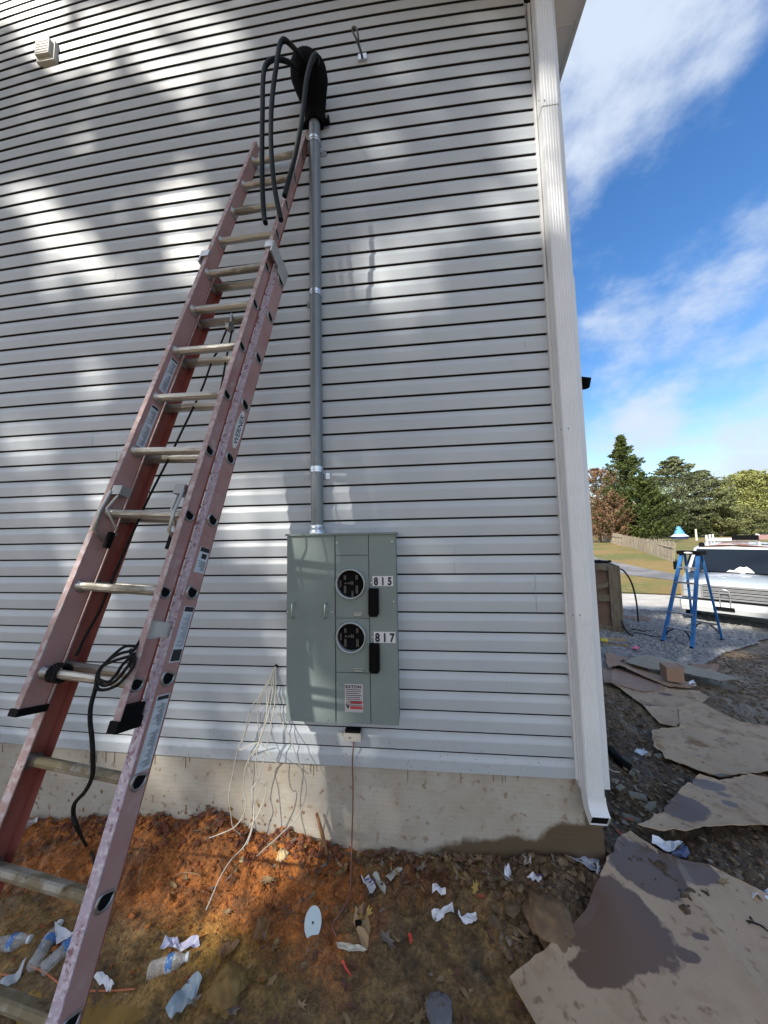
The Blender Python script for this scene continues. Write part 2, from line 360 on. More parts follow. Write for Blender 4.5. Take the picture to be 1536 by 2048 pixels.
def text_mb(mb, s, org, right, up, size, depth=.0006, bold=.0, align='LEFT'):
    cu = bpy.data.curves.new('lettering', 'FONT'); cu.body = s; cu.size = 1; cu.offset = bold; cu.align_x = align; cu.resolution_u = 4; cu.fill_mode = 'FRONT'
    o = bpy.data.objects.new('lettering', cu); COL.objects.link(o); bpy.context.view_layer.update()
    me = bpy.data.meshes.new_from_object(o.evaluated_get(bpy.context.evaluated_depsgraph_get()))
    right = np.array(right, float); up = np.array(up, float); nrm = np.cross(right, up); nrm /= np.linalg.norm(nrm)
    V = [np.array(org) + right * v.co.x * size + up * v.co.y * size + nrm * depth for v in me.vertices]
    mb.add(V, [tuple(p.vertices) for p in me.polygons])
    COL.objects.unlink(o); bpy.data.objects.remove(o); bpy.data.curves.remove(cu); bpy.data.meshes.remove(me)


# ================================================================== GROUND
def axis(dense0, dense1, step, far, growth=1.12, mid=None):
    a = list(np.arange(dense0, dense1, step)); s = step; x = dense1
    while x < far: a.append(x); s = min(s * growth, 12); x += s
    a.append(far); s = step; x = dense0; pre = []
    while x > -far: x -= s; s = min(s * growth, 12); pre.append(x)
    return np.array(pre[::-1] + a)


def ground_cols(x, y):
    """real soil colours: red clay by the wall, ochre mud, dark brown earth on the right"""
    n1 = fbm(x, y, 2.2, 11, 4); n2 = fbm(x, y, 7, 12, 4); n3 = fbm(x, y, 28, 13, 3)
    def mix(a, b, t): t = np.clip(t, 0, 1)[:, None]; return a * (1 - t) + b * t
    clay = np.array([.40, .135, .026]); mud = np.array([.205, .124, .046]); ochre = np.array([.36, .205, .045]); dark = np.array([.085, .062, .040]); grey = np.array([.21, .16, .105])
    c = mix(np.tile(mud, (len(x), 1)), ochre, (n1 - .50) * 5 * (y < -.35) * (x < .2))
    ew = -.42 - .12 * (x + 2.2) + .28 * (n1 - .5)   # clay band follows the wall on the left
    wclay = (y - ew) * 6 + 0.5; wclay = wclay * np.clip((-1.15 - x + .6 * (n2 - .5)) * 4, 0, 1)
    c = mix(c, clay, wclay)
    d2 = ((x + .95) / .24) ** 2 + ((y + .13) / .14) ** 2; c = mix(c, clay * .45, (1.2 - d2 + (n2 - .5) * 2) * .9)
    c = mix(c, dark, np.clip((x + .35) * 2.5 + (n2 - .5) * 2, 0, .85) * np.clip(1.6 - np.abs(y - .6), 0, 1))
    c = mix(c, grey, np.clip((x - .9) * .8 + (n2 - .5), 0, .8))
    c = mix(c, dark, (n2 - .55) * 3 * .8)
    c = mix(c, c * .62, (n3 - .55) * 5)
    c = mix(c, np.array([.26, .19, .11]), (fbm(x, y, 60, 21, 2) - .74) * 8 * .7)
    return c


def build_ground():
    xs = axis(-3.9, 1.8, .016, 420, 1.03); ys = axis(-1.35, .30, .014, 420, 1.028)
    X, Y = np.meshgrid(xs, ys); Z = ground_h(X, Y); nx, ny = len(xs), len(ys)
    V = np.stack([X, Y, Z], -1).reshape(-1, 3)
    i = np.arange((ny - 1) * (nx - 1)); r = i // (nx - 1); c = i % (nx - 1); a = r * nx + c
    F = np.stack([a, a + 1, a + 1 + nx, a + nx], 1)
    m = bpy.data.materials.new('soil'); m.use_nodes = True; nt = m.node_tree; N = nt.nodes; L = nt.links; b = N['Principled BSDF']
    at = N.new('ShaderNodeAttribute'); at.attribute_name = 'soil'
    g = N.new('ShaderNodeNewGeometry')
    n = N.new('ShaderNodeTexNoise'); n.inputs['Scale'].default_value = 60; n.inputs['Detail'].default_value = 6; n.inputs['Roughness'].default_value = .7; L.new(g.outputs['Position'], n.inputs['Vector'])
    mr = N.new('ShaderNodeMapRange'); mr.inputs['From Min'].default_value = .3; mr.inputs['From Max'].default_value = .75; mr.inputs['To Min'].default_value = .4; mr.inputs['To Max'].default_value = 1.7; L.new(n.outputs[0], mr.inputs['Value'])
    n7 = N.new('ShaderNodeTexNoise'); n7.inputs['Scale'].default_value = 9; n7.inputs['Detail'].default_value = 7; n7.inputs['Roughness'].default_value = .7; L.new(g.outputs['Position'], n7.inputs['Vector'])
    m7 = N.new('ShaderNodeMapRange'); m7.inputs['From Min'].default_value = .35; m7.inputs['From Max'].default_value = .65; m7.inputs['To Min'].default_value = .6; m7.inputs['To Max'].default_value = 1.45; L.new(n7.outputs[0], m7.inputs['Value'])
    mm = N.new('ShaderNodeMath'); mm.operation = 'MULTIPLY'; L.new(mr.outputs[0], mm.inputs[0]); L.new(m7.outputs[0], mm.inputs[1])
    vm = N.new('ShaderNodeVectorMath'); vm.operation = 'SCALE'; L.new(at.outputs['Color'], vm.inputs[0]); L.new(mm.outputs[0], vm.inputs['Scale']); L.new(vm.outputs[0], b.inputs['Base Color'])
    n2 = N.new('ShaderNodeTexNoise'); n2.inputs['Scale'].default_value = 2.6; n2.inputs['Detail'].default_value = 5; L.new(g.outputs['Position'], n2.inputs['Vector'])
    r2 = N.new('ShaderNodeMapRange'); r2.inputs['From Min'].default_value = .42; r2.inputs['From Max'].default_value = .58; r2.inputs['To Min'].default_value = .9; r2.inputs['To Max'].default_value = .48; L.new(n2.outputs[0], r2.inputs['Value']); L.new(r2.outputs[0], b.inputs['Roughness'])
    bp = N.new('ShaderNodeBump'); bp.inputs['Strength'].default_value = 1.0; bp.inputs['Distance'].default_value = .016; L.new(n.outputs[0], bp.inputs['Height']); L.new(bp.outputs[0], b.inputs['Normal'])
    o = fastmesh('ground', V, F, [m], smooth=True)
    cols = ground_cols(V[:, 0], V[:, 1]); ca = o.data.color_attributes.new('soil', 'FLOAT_COLOR', 'POINT')
    ca.data.foreach_set('color', np.c_[cols, np.ones(len(cols))].astype(np.float32).ravel())
    tag(o, 'red clay and brown mud ground around the house', None, None, 'structure')


build_ground()


def patch(name, outline_fn, dz, m, nx=80, ny=60):
    """draped sheet: outline_fn(u,v)->(x,y)"""
    U, Vv = np.meshgrid(np.linspace(0, 1, nx), np.linspace(0, 1, ny)); X, Y = outline_fn(U, Vv); Z = ground_h(X, Y) + dz
    V = np.stack([X, Y, Z], -1).reshape(-1, 3); i = np.arange((ny - 1) * (nx - 1)); r = i // (nx - 1); c = i % (nx - 1); a = r * nx + c
    return tag(fastmesh(name, V, np.stack([a, a + 1, a + 1 + nx, a + nx], 1), [m], smooth=True), kind='structure')


def edge(pts):
    P = np.array([tp(*p, fine=False)[:2] for p in pts]); s = np.linspace(0, 1, len(P))
    return lambda u: (np.interp(u, s, P[:, 0]), np.interp(u, s, P[:, 1]))


def between(e0, e1):
    def f(U, V):
        a = e0(U); b = e1(U); return a[0] * (1 - V) + b[0] * V, a[1] * (1 - V) + b[1] * V
    return f


lawn_m = mat('dry lawn', (.22, .155, .05), .95, col2=(.125, .135, .035), vs=.22, vlo=.42, vhi=.58, col3=(.30, .20, .09), vs3=3.5, lo3=.5, hi3=.75, bump=.8, bs=30, bd=.03)
drive_m = mat('driveway asphalt', (.22, .215, .21), .9, col2=(.13, .13, .13), vs=.7, bump=.3, bs=50)
gravelbed_m = mat('gravel bed', (.20, .20, .195), .95, col2=(.30, .295, .285), vs=40, vlo=.4, vhi=.6, bump=1.0, bs=70, bd=.03, col3=(.06, .06, .058), vs3=55, lo3=.5, hi3=.62)
dustg_m = mat('pale limestone dust', (.52, .50, .46), .95, col2=(.42, .40, .36), vs=3, bump=.5, bs=50)
# lawn: from the pale gravel out to the trees
far_l = lambda u: (np.interp(u, [0, 1], [20., 190.]), np.interp(u, [0, 1], [120., 60.]))
near_l = edge([(1150, 1168), (1240, 1186), (1350, 1190), (1480, 1190), (1700, 1185)])
patch('lawn', between(near_l, far_l), .03, lawn_m, 60, 160)
patch('driveway', between(edge([(1140, 1092), (1195, 1118), (1260, 1132), (1350, 1150), (1500, 1180)]), edge([(1140, 1112), (1195, 1140), (1260, 1152), (1350, 1163), (1500, 1200)])), .045, drive_m, 60, 10)
patch('pale_gravel', between(edge([(1150, 1240), (1250, 1236), (1370, 1240), (1536, 1275), (1800, 1290)]), edge([(1150, 1170), (1240, 1188), (1350, 1192), (1480, 1192), (1700, 1187)])), .022, dustg_m, 60, 40)
gr_e0 = edge([(1190, 1330), (1260, 1328), (1400, 1322), (1440, 1300), (1536, 1280), (1900, 1275)]); gr_e1 = edge([(1150, 1222), (1250, 1222), (1370, 1225), (1400, 1228), (1536, 1250), (1900, 1255)])
patch('gravel', between(gr_e0, gr_e1), .028, gravelbed_m, 60, 50)


POLYS = []


def inside(x, y, poly):
    r_ = np.zeros(len(x), bool); n = len(poly); j = n - 1
    for i in range(n):
        xi, yi = poly[i]; xj, yj = poly[j]
        with np.errstate(divide='ignore', invalid='ignore'): r_ ^= ((yi > y) != (yj > y)) & (x < (xj - xi) * (y - yi) / (yj - yi) + xi)
        j = i
    return r_


def rocks(name, n, fn, smin, smax, m, label, seed=1, flat=.6, kind='stuff'):
    r = np.random.default_rng(seed); base = np.array([[1, 0, 0], [-1, 0, 0], [0, 1, 0], [0, -1, 0], [0, 0, 1], [0, 0, -1], [.6, .6, .6], [-.6, .6, .5], [.6, -.6, .5], [-.6, -.6, .6]])
    tri = np.array([[4, 6, 7], [4, 7, 9], [4, 9, 8], [4, 8, 6], [0, 6, 8], [2, 7, 6], [1, 9, 7], [3, 8, 9], [0, 2, 6], [2, 1, 7], [1, 3, 9], [3, 0, 8], [5, 2, 0], [5, 1, 2], [5, 3, 1], [5, 0, 3]])
    x, y = fn(r, n); n = len(x); s = smin + (smax - smin) * r.random(n) ** 2.6; z = ground_h(x, y) + (.016 if 'gravel' in name else 0)
    ok = np.ones(n, bool)
    for poly in POLYS: ok &= ~inside(x, y, poly)
    x, y, z, s = x[ok], y[ok], z[ok], s[ok]; n = len(x)
    an = r.random(n) * 6.28; ca, sa = np.cos(an), np.sin(an)
    B = base[None] * (.6 + .7 * r.random((n, 10, 1))) * s[:, None, None] * np.stack([.7 + .6 * r.random(n), .7 + .6 * r.random(n), flat * (.6 + .7 * r.random(n))], 1)[:, None]
    tl = r.normal(0, .25, (n, 1)); Bx = B[..., 0] * ca[:, None] - B[..., 1] * sa[:, None]; By = B[..., 0] * sa[:, None] + B[..., 1] * ca[:, None]; Bz = B[..., 2] + Bx * tl
    V = np.stack([Bx + x[:, None], By + y[:, None], Bz + z[:, None] + (s * .25)[:, None]], -1).reshape(-1, 3)
    F = (tri[None] + (np.arange(n) * 10)[:, None, None]).reshape(-1, 3)
    return tag(fastmesh(name, V, F, [m], k=3), label, name.replace('_', ' '), None, 'stuff')


def in_patch(e0, e1):
    f = between(e0, e1); return lambda r, n: f(r.random(n) * .75, r.random(n) ** 1.4 * 1.1 - .07)



# ================================================================== HOUSE
E = .1143; K1, K2 = -.0299, .0534


def warp(X, Z):
    """the wall's courses sag a little towards the far upper left, as they do in the photograph"""
    vx = X - CAM[0]; vy = -CAM[1]; vz = Z - CAM[2]
    d = vx * CF[0] + vy * CF[1] + vz * CF[2]; a = (vx * CR[0] + vy * CR[1] + vz * CR[2]) / d * .62; b = (vx * CU[0] + vy * CU[1] + vz * CU[2]) / d * .62
    ru = np.hypot(a, b); rd = ru.copy()
    for _ in range(12):
        f = rd * (1 + K1 * rd ** 2 + K2 * rd ** 4) - ru; rd = rd - f / (1 + 3 * K1 * rd ** 2 + 5 * K2 * rd ** 4)
    s = np.where(ru > 1e-6, rd / np.maximum(ru, 1e-6), 1); s = np.maximum(s, .86)
    dx = a * s / .62; dy = b * s / .62
    D = CF[None] + CR[None] * dx.ravel()[:, None] + CU[None] * dy.ravel()[:, None]
    t = -CAM[1] / D[:, 1]; P = CAM[None] + D * t[:, None]
    return P[:, 0].reshape(X.shape), P[:, 2].reshape(X.shape)


house = thing('house', (0, 0, -.5), 'white house wall clad in vinyl siding above a poured concrete foundation, seen from its corner', 'house')
SLOPE = .5
slot_shade_m = mat('painted slot shade', (.02, .021, .023), .95)  # near-black colour stands in for the shade inside each siding slot


def siding():
    xs = np.r_[np.arange(-9.5, -.05, .13), 0.0]; prof = [(.006, -.0115), (.006, -.001), (-.013, -.001), (-.0150, .0), (-.0195, .060), (-.0185, .067), (-.0095, .088), (-.0065, .1025)]
    V = []; F = []; n = len(xs)
    rows = []
    for k in range(0, 82):
        for (y, dz) in prof:
            if k == 0 and dz < 0: continue

            rows.append((y, k * E + dz))
    ys = np.array([r[0] for r in rows]); zs = np.array([r[1] for r in rows])
    X, Z = np.meshgrid(xs, zs); WX, WZ = warp(X, Z); Y = np.repeat(ys[:, None], n, 1)
    # gentle waviness of thin vinyl
    Y = Y + .0022 * (fbm(X.ravel(), Z.ravel(), 2.1, 31, 2).reshape(X.shape) - .5) * (Y < 0)
    top = 5.02 + SLOPE * (.42 - WX)
    V = np.stack([WX, Y, np.minimum(WZ, np.maximum(top, 5.0))], -1).reshape(-1, 3)
    m = len(rows); i = np.arange((m - 1) * (n - 1)); r = i // (n - 1); c = i % (n - 1); a = r * n + c
    o = fastmesh('siding', V, np.stack([a, a + 1, a + 1 + n, a + n], 1), [siding_m, slot_shade_m], mi=np.array([1 if (ys[k] > .004 or ys[k + 1] > .004) else 0 for k in range(m - 1)])[r], parent=house)
    return o


siding()
b = MB()
for px, y0, y1 in [(1070, 1147, 1180), (1072, 1186, 1221), (908, 1120, 1145), (1050, 681, 696), (908, 1090, 1107), (880, 500, 512)]:
    p0 = on_wall(px, y0, -.02); p1 = on_wall(px + 1, y1, -.02); b.hexa([p1 + (0, 0, 0), p1 + (.0015, 0, 0), p1 + (.0015, .003, 0), p1 + (0, .003, 0), p0, p0 + (.0015, 0, 0), p0 + (.0015, .003, 0), p0 + (0, .003, 0)])
    b.build('panel_seam_shade', mat('seam shade', (.33, .34, .36), .6), house); b = MB()
rj = random.Random(44)
for k in range(46):
    n_ = k % 44; xj = -rj.choice([.35, 1.15, 2.3, 3.1, 4.3, 5.2]) - rj.uniform(-.12, .12)
    if -1.72 < xj < -.95 and n_ < 14: continue
    x_, z_ = warp(np.array([[xj, xj]]), np.array([[n_ * E + .002, n_ * E + .088]])); xa, za, zb = x_[0, 0], z_[0, 0], z_[0, 1]
    b = MB(); b.hexa([(xa, -.0168, za), (xa + .05, -.0164, za), (xa + .05, -.014, za), (xa, -.014, za), (xa, -.0213, zb - .025), (xa + .05, -.0209, zb - .025), (xa + .05, -.016, zb - .025), (xa, -.016, zb - .025)]); b.build('panel_lap', siding_m, house)
# foundation
fspots = [((-.1, 0, -.50), (.85, .5, .17), 1.0), ((.15, 0, -.42), (.45, .5, .2), 1.0), ((.1, 0, -.25), (.1, .5, .22), .7)]
found_m = mat_spots('poured concrete', (.365, .325, .265), fspots, (.105, .075, .045), .85, .6, noise=.35, nsc=5, bump=.05, col2=(.41, .385, .335), dirt=(.22, .15, .09), extra='wave', soft=.09)
bf = MB(); bf.bb(-9.5, .128, .006, .25, -1.2, -.004); bf.bb(-.122, .128, .25, 12, -1.6, -.004); bf.build('foundation', found_m, house)
bm = MB()  # red mud splashes on the concrete
r_ = random.Random(3)
for k in range(70):
    x = r_.choice([r_.uniform(-3.7, -1.5), r_.gauss(-2.2, .3)]); z = -.40 + abs(r_.gauss(0, .07)); s = r_.uniform(.003, .011)
    n = 7; bm.add([(x + s * math.cos(a * 6.283 / n) * r_.uniform(.6, 1.2), .0045, z + s * r_.uniform(.8, 1.6) * math.sin(a * 6.283 / n)) for a in range(n)], [tuple(range(n))[::-1]])
for k in range(420):
    x = r_.uniform(-4, -.05); z = abs(r_.gauss(0, .11)) + .004; s = r_.uniform(.0008, .0026)
    yy = -.0215 if (z % E) < .06 else -.0205; bm.add([(x - s, yy, z - s), (x + s, yy, z - s), (x + s * .6, yy, z + s * 1.4), (x - s, yy, z + s)], [(0, 1, 2, 3)])
for k in range(16):
    x = r_.uniform(-3.9, .0); bm.bb(x, x + .003, .0035, .005, -.03 - r_.uniform(.02, .07), -.012)
tag(bm.build('mud_splash', mat('splash mud', (.20, .12, .06), .9), house), kind='stuff')
# body behind the siding, side wall, roof
bw = MB(); bw.prism([(-9.5, .012, 0), (.125, .012, 0), (.125, .012, 5.0), (-4.7, .012, 7.4), (-9.5, .012, 5.0)], (0, 11.9, 0)); bw.build('wall_body', siding_m, house)
# corner post: two boards, lower one slightly proud (the joint shows at mid height)
TX = [on_wall(1052, 0)[0], on_wall(1153, 1556)[0]]
zj = on_wall(1140, 554, -.03)[2]
b = MB(); b.bb(.0, .158, -.034, .01, -.035, zj); b.bb(.126, .160, .012, .16, -.035, zj); b.build('corner_post', trim_m, house)
b = MB(); b.bb(.004, .154, -.031, .01, zj + .001, 5.0); b.bb(.124, .156, .012, .158, zj + .001, 5.0); b.build('corner_post', trim_m, house)
b = MB(); b.bb(-.014, -.001, -.028, .008, .002, 4.99); b.build('siding_channel', mat('channel vinyl', (.66, .67, .68), .4), house)
# eave along the side, rake over the front
se = .352
b = MB(); b.bb(.13, se, -.02, 12, 5.0, 5.02)
for k in range(39): b.bb(.131, se - .01, .1 + k * .3, .106 + k * .3, 4.995, 5.0)
b.build('eave_soffit', soffit_m, house)
b = MB(); b.bb(se, se + .022, -.02, 12, 4.97, 5.16); b.build('fascia', fascia_m, house)
b = MB(); b.bb(se + .0225, se + .05, -.37, 12, 5.12, 5.165); b.build('drip_edge', trim_m, house)
roof_m = mat('asphalt shingles', (.06, .055, .05), .9, bump=.5, bs=30)
b = MB()
for sx in (1, -1):
    xe = -4.7 + sx * 5.115
    b.prism([(xe, -.36, 5.167), (-4.7, -.36, 7.46), (-4.7, -.36, 7.66), (xe, -.36, 5.21)], (0, 12.4, 0))
b.build('roof', roof_m, house)
b = MB(); b.prism([(-9.5, .0, 5.03), (-9.5, -.36, 5.03), (-4.7, -.36, 7.43), (-4.7, 0, 7.43)], (0, 0, .02)); b.prism([(-4.7, 0, 7.43), (-4.7, -.36, 7.43), (.1, -.36, 5.03), (.1, 0, 5.03)], (0, 0, .02)); b.build('rake_soffit', soffit_m, house)

# downspout
ds = thing('downspout', (.05, -.08, -.35), 'white ribbed metal downspout running down the house corner to a spout elbow', 'downspout')


def dsp(x0, x1, z0, z1, yf=-.098, mb=None):
    mb = mb or MB(); n = 9; y1 = -.0345; pts = []
    w_ = (x1 - x0)
    pts.append((x0 + .002, y1)); pts.append((x0, yf + .008)); pts.append((x0 + .006, yf))
    for k in range(5):
        c = x0 + .018 + k * (w_ - .036) / 4; pts += [(c - .004, yf), (c, yf + .0024), (c + .004, yf)]
    pts += [(x1 - .006, yf), (x1, yf + .008), (x1 - .002, y1)]
    mb.loft([[(p[0], p[1], z0) for p in pts], [(p[0], p[1], z1) for p in pts]], smooth=False); return mb


zs_ = [on_wall(1150, 1240, -.1)[2], on_wall(1085, 205, -.1)[2]]
dsp(.005, .098, -.045, zs_[0]).build('pipe_section', trim_m, ds)
dsp(.002, .101, zs_[0] - .02, zs_[1], -.1015).build('pipe_section', trim_m, ds)
dsp(-.001, .104, zs_[1] - .03, 4.99, -.105).build('pipe_section', trim_m, ds)
b = MB(); rings = []
for (cy, cz, dy, dz) in [(-.066, -.03, 0, -1), (-.066, -.045, 0, -1), (-.069, -.065, -.2, -1), (-.078, -.09, -.45, -1), (-.094, -.112, -.75, -.75), (-.120, -.132, -.95, -.45)]:
    l = math.hypot(dy, dz); ny, nz = -dz / l, dy / l   # across the pipe
    hw = .044; hd = .033
    rings.append([(.0515 + sx * hw, cy + sy * hd * ny, cz + sy * hd * nz) for sx, sy in ((-1, -1), (-.5, -1.0), (0, -1.0), (.5, -1.0), (1, -1), (1, 1), (0, 1.0), (-1, 1))])
b.loft(rings, caps=False, smooth=False); e = b.build('elbow', trim_m, ds)
sm = e.modifiers.new('thickness', 'SOLIDIFY'); sm.thickness = .003; sm.offset = -1
b = MB(); b.add([(.0515 + (p[0] - .0515) * .95, p[1] + .006, p[2] + .002) for p in rings[-1]], [tuple(range(8))]); b.build('spout_mouth', seam_m, ds)
b = MB()
for px, py in [(1078, 202), (1089, 201), (1122, 859), (1137, 857), (1146, 1230), (1160, 1230)]:
    p = on_wall(px, py, -.106); b = MB(); b.tube([p, p - (0, .003, 0)], .003, 6); b.build('screw', seam_m, ds)
# wall lamp on the side wall, dryer style vent, eye screw
p = on_wall(1172, 765, .9); wl = thing('wall_lamp', (.16, .9, p[2] - .1), 'black lamp poking out from the side wall behind the corner post', 'lamp')
b = MB(); b.tube([(.13, .9, p[2]), (p[0] - .02, .9, p[2])], .04, 10); b.build('bracket', head_m, wl)
b = MB(); b.tube([(p[0] - .05, .9, p[2] + .04), (p[0] - .01, .9, p[2] + .01), (p[0] - .01, .9, p[2] - .05)], [.02, .055, .035], 12); b.build('lamp_shade', head_m, wl)
c = on_wall(97, 110, -.02); wv = thing('wall_vent', c - (0, 0, .12), 'square beige plastic vent cover high on the left of the wall', 'vent')
ventm = mat('beige vent plastic', (.50, .50, .46), .5)
b = MB(); b.bb(c[0] - .08, c[0] + .08, -.040, -.002, c[2] - .085, c[2] + .085); b.build('mounting_block', ventm, wv)
b = MB(); b.bb(c[0] - .070, c[0] + .056, -.062, -.041, c[2] - .055, c[2] + .078)
for k in range(5): b.bb(c[0] - .06, c[0] + .046, -.0645, -.0625, c[2] - .042 + k * .024, c[2] - .030 + k * .024)
b.build('louvre_hood', ventm, wv)
c = on_wall(725, 116, -.02); ey = thing('eye_screw', c, 'small metal eye screw with a drooping loop left on the siding right of the weatherhead', 'hook')
b = MB(); b.bb(c[0] - .03, c[0] + .03, -.03, -.018, c[2] - .022, c[2] + .022); b.build('base_plate', zinc_m, ey)
q = [on_wall(725, 116, -.03), on_wall(722, 104, -.06), on_wall(717, 88, -.10), on_wall(712, 80, -.12)]
loop = [on_wall(717, 88, -.10), on_wall(710, 72, -.13), on_wall(705, 62, -.14), on_wall(705, 56, -.15), on_wall(711, 55, -.15), on_wall(715, 64, -.14), on_wall(717, 78, -.12), on_wall(718, 90, -.10)]
b = MB(); b.tube(q, .0085, 8); b.tube(spline(loop, 4), .007, 6); b.build('eye_loop', mat('dull steel', (.12, .13, .14), .45, .8), ey)

# ================================================================== METER CENTRE
YB = -.14
mc = thing('meter_cabinet', (-1.32, -.07, .32), 'grey green double meter cabinet fixed to the siding, numbered 815 and 817', 'electrical panel')
bl = on_wall(572, 1440, YB); tr = on_wall(790, 1066, YB); X0, X1, Z0, Z1 = bl[0], tr[0], bl[2] - .004, tr[2]


def mx_(px): return X0 + (px - 574) / (789 - 574) * (X1 - X0)


def mz_(py): return Z0 + (1443 - py) / (1443 - 1067) * (Z1 - Z0)


b = MB(); b.bb(X0, X1, YB + .012, -.001, Z0, Z1 - .006); b.build('enclosure', meterd_m, mc)
b = MB(); b.bb(X0 - .008, X1 + .008, YB - .012, -.001, Z1 - .006, Z1 + .006); b.build('top_flange', meterd_m, mc)
b = MB(); b.bb(X0, mx_(670), YB, YB + .012, Z0, Z1 - .007); b.build('left_door', meter_m, mc).name = 'door'
b = MB(); b.bb(mx_(672.5), mx_(736.5), YB - .001, YB + .012, mz_(1110.5), Z1 - .007); b.build('blank_cover', meter_m, mc)
b = MB(); b.bb(mx_(672.5), mx_(736.5), YB - .001, YB + .012, Z0, mz_(1346)); b.build('blank_cover', meter_m, mc)
b = MB(); b.bb(mx_(738), X1, YB, YB + .012, Z0, Z1 - .007); b.build('breaker_cover', meter_m, mc)
rim_m = mat('meter ring metal', (.36, .40, .41), .3, .5)
for k, (cx, cy, y0, y1) in enumerate([(702, 1169, 1112, 1237.5), (702, 1275, 1239, 1344.5)]):
    x = mx_(cx); z = mz_(cy); r = .5 * (mx_(731) - mx_(674)); n = 28
    sock = MB()
    xa, xb, za, zb = mx_(672.5), mx_(736.5), mz_(y1), mz_(y0)
    circ = [(x + r * math.cos(6.28318 * i / n), z + r * math.sin(6.28318 * i / n)) for i in range(n)]
    def sq(i):
        a = 6.28318 * i / n; c_, s_ = math.cos(a), math.sin(a); tx = ((xb - x) if c_ > 0 else (x - xa)) / max(abs(c_), 1e-6); tz = ((zb - z) if s_ > 0 else (z - za)) / max(abs(s_), 1e-6); t = min(tx, tz); return (x + c_ * t, z + s_ * t)
    out = [sq(i) for i in range(n)]
    for cxx, czz in ((xa, za), (xa, zb), (xb, za), (xb, zb)):
        j = min(range(n), key=lambda i: (out[i][0] - cxx) ** 2 + (out[i][1] - czz) ** 2); out[j] = (cxx, czz)
    for i in range(n):
        j = (i + 1) % n; sock.add([(out[i][0], YB, out[i][1]), (out[j][0], YB, out[j][1]), (circ[j][0], YB, circ[j][1]), (circ[i][0], YB, circ[i][1])], [(0, 1, 2, 3)])
    o = sock.build('socket_cover', meter_m, mc)
    b = MB()
    def rg(rr, y): return [(x + rr * math.cos(6.28318 * i / 36), y, z + rr * math.sin(6.28318 * i / 36)) for i in range(36)]
    b.loft([rg(r + .001, YB + .001), rg(r + .001, YB - .022), rg(r - .003, YB - .026), rg(r - .008, YB - .024), rg(r - .008, YB + .011)], caps=False)
    ring = b.build('socket_ring', rim_m, mc)
    b = MB(); b.add(rg(r - .007, YB + .010), [tuple(range(36))]); b.build('socket_back', seam_m, ring)
    b = MB()
    jm = mat('dull contact metal', (.13, .12, .11), .5, .5)
    for dx, dz, w_, h_ in [(-.035, -.034, .006, .022), (.036, -.034, .006, .022), (-.035, .036, .006, .013), (.036, .036, .006, .013), (-.022, .003, .014, .004), (.006, .004, .008, .009), (-.062, -.0, .004, .02)] + ([(.010, -.062, .005, .02)] if k == 0 else []):
        b.bb(x + dx - w_, x + dx - w_ * .3, YB - .006, YB + .009, z + dz - h_, z + dz + h_); b.bb(x + dx + w_ * .3, x + dx + w_, YB - .006, YB + .009, z + dz - h_, z + dz + h_)
    b.build('contact_jaws', jm, ring)
    b = MB(); zl = mz_(cy + 62 if k == 0 else cy + 65); b.bb(mx_(708), mx_(723), YB - .014, YB - .001, zl - .004, zl + .004); b.bb(mx_(706), mx_(725), YB - .004, YB - .0005, zl + .005, zl + .012); b.build('latch', mat('latch metal', (.35, .38, .36), .4, .5), mc)
    # breaker handle cover: black, notched at its lower corners
    by = [(1178, 1233), (1286, 1342)][k]; xa, xb = mx_(736.5), mx_(756); zt, zb2 = mz_(by[0]), mz_(by[1]); ch = .014
    poly = [(xa + .002, zt - .004), (xa + .006, zt), (xb - .006, zt), (xb, zt - .006), (xb, zb2 + ch), (xb - ch * .7, zb2), (xa + ch * .7, zb2), (xa, zb2 + ch)]
    b = MB(); b.prism([(p[0], YB - .03, p[1]) for p in poly][::-1], (0, .028, 0)); b.bb(xa + .014, xb - .014, YB - .037, YB - .0301, zb2 + .03, zt - .02); b.build('breaker_window', black_m, mc)
    # number stickers
    xp0, xp1 = ((744, 783.5), (745, 786))[k]; yp = ((1154, 1174), (1264.5, 1286))[k]
    s0 = MB(); ph = mz_(yp[0]) - mz_(yp[1])
    s0.bb(mx_(xp0), mx_(xp1), YB - .0018, YB - .0002, mz_(yp[1]), mz_(yp[0])); pl = s0.build('number_plate', plate_m, mc)
    t = MB(); txt = ('815', '817')[k]; wd = mx_(xp1) - mx_(xp0)
    for q_, ch_ in enumerate(txt):
        t = MB(); text_mb(t, ch_, (mx_(xp0) + wd * (.17 + .335 * q_), YB - .0022, mz_(yp[1]) + ph * .12), (.80, 0, 0), (0, 0, 1.0), ph * 1.06, .0004, .045, 'CENTER'); t.build('numeral', ink_m, pl)
b = MB()
for x_ in (588, 653):
    xa = mx_(x_); za, zb = mz_(1238), mz_(1208); b.tube([(xa, YB - .001, zb), (xa, YB - .026, zb - .003), (xa, YB - .028, zb - .01), (xa, YB - .028, za + .01), (xa, YB - .026, za + .003), (xa, YB - .001, za)], .0055, 8)
    b.build('handle', mat('handle metal', (.45, .50, .50), .3, .8), mc); b = MB()
b = MB()
for px, py in [(576, 1226), (666, 1226), (588, 1434), (656, 1437), (675, 1085), (783, 1084), (784, 1205), (786, 1422), (675, 1367), (675, 1418), (742, 1167), (742, 1275), (619, 1436), (726, 1441)]:
    x = mx_(px); z = mz_(py); b = MB(); b.tube([(x, YB, z), (x, YB - .0045, z)], [.0055, .004], 8); b.build('screw', zinc_m, mc)
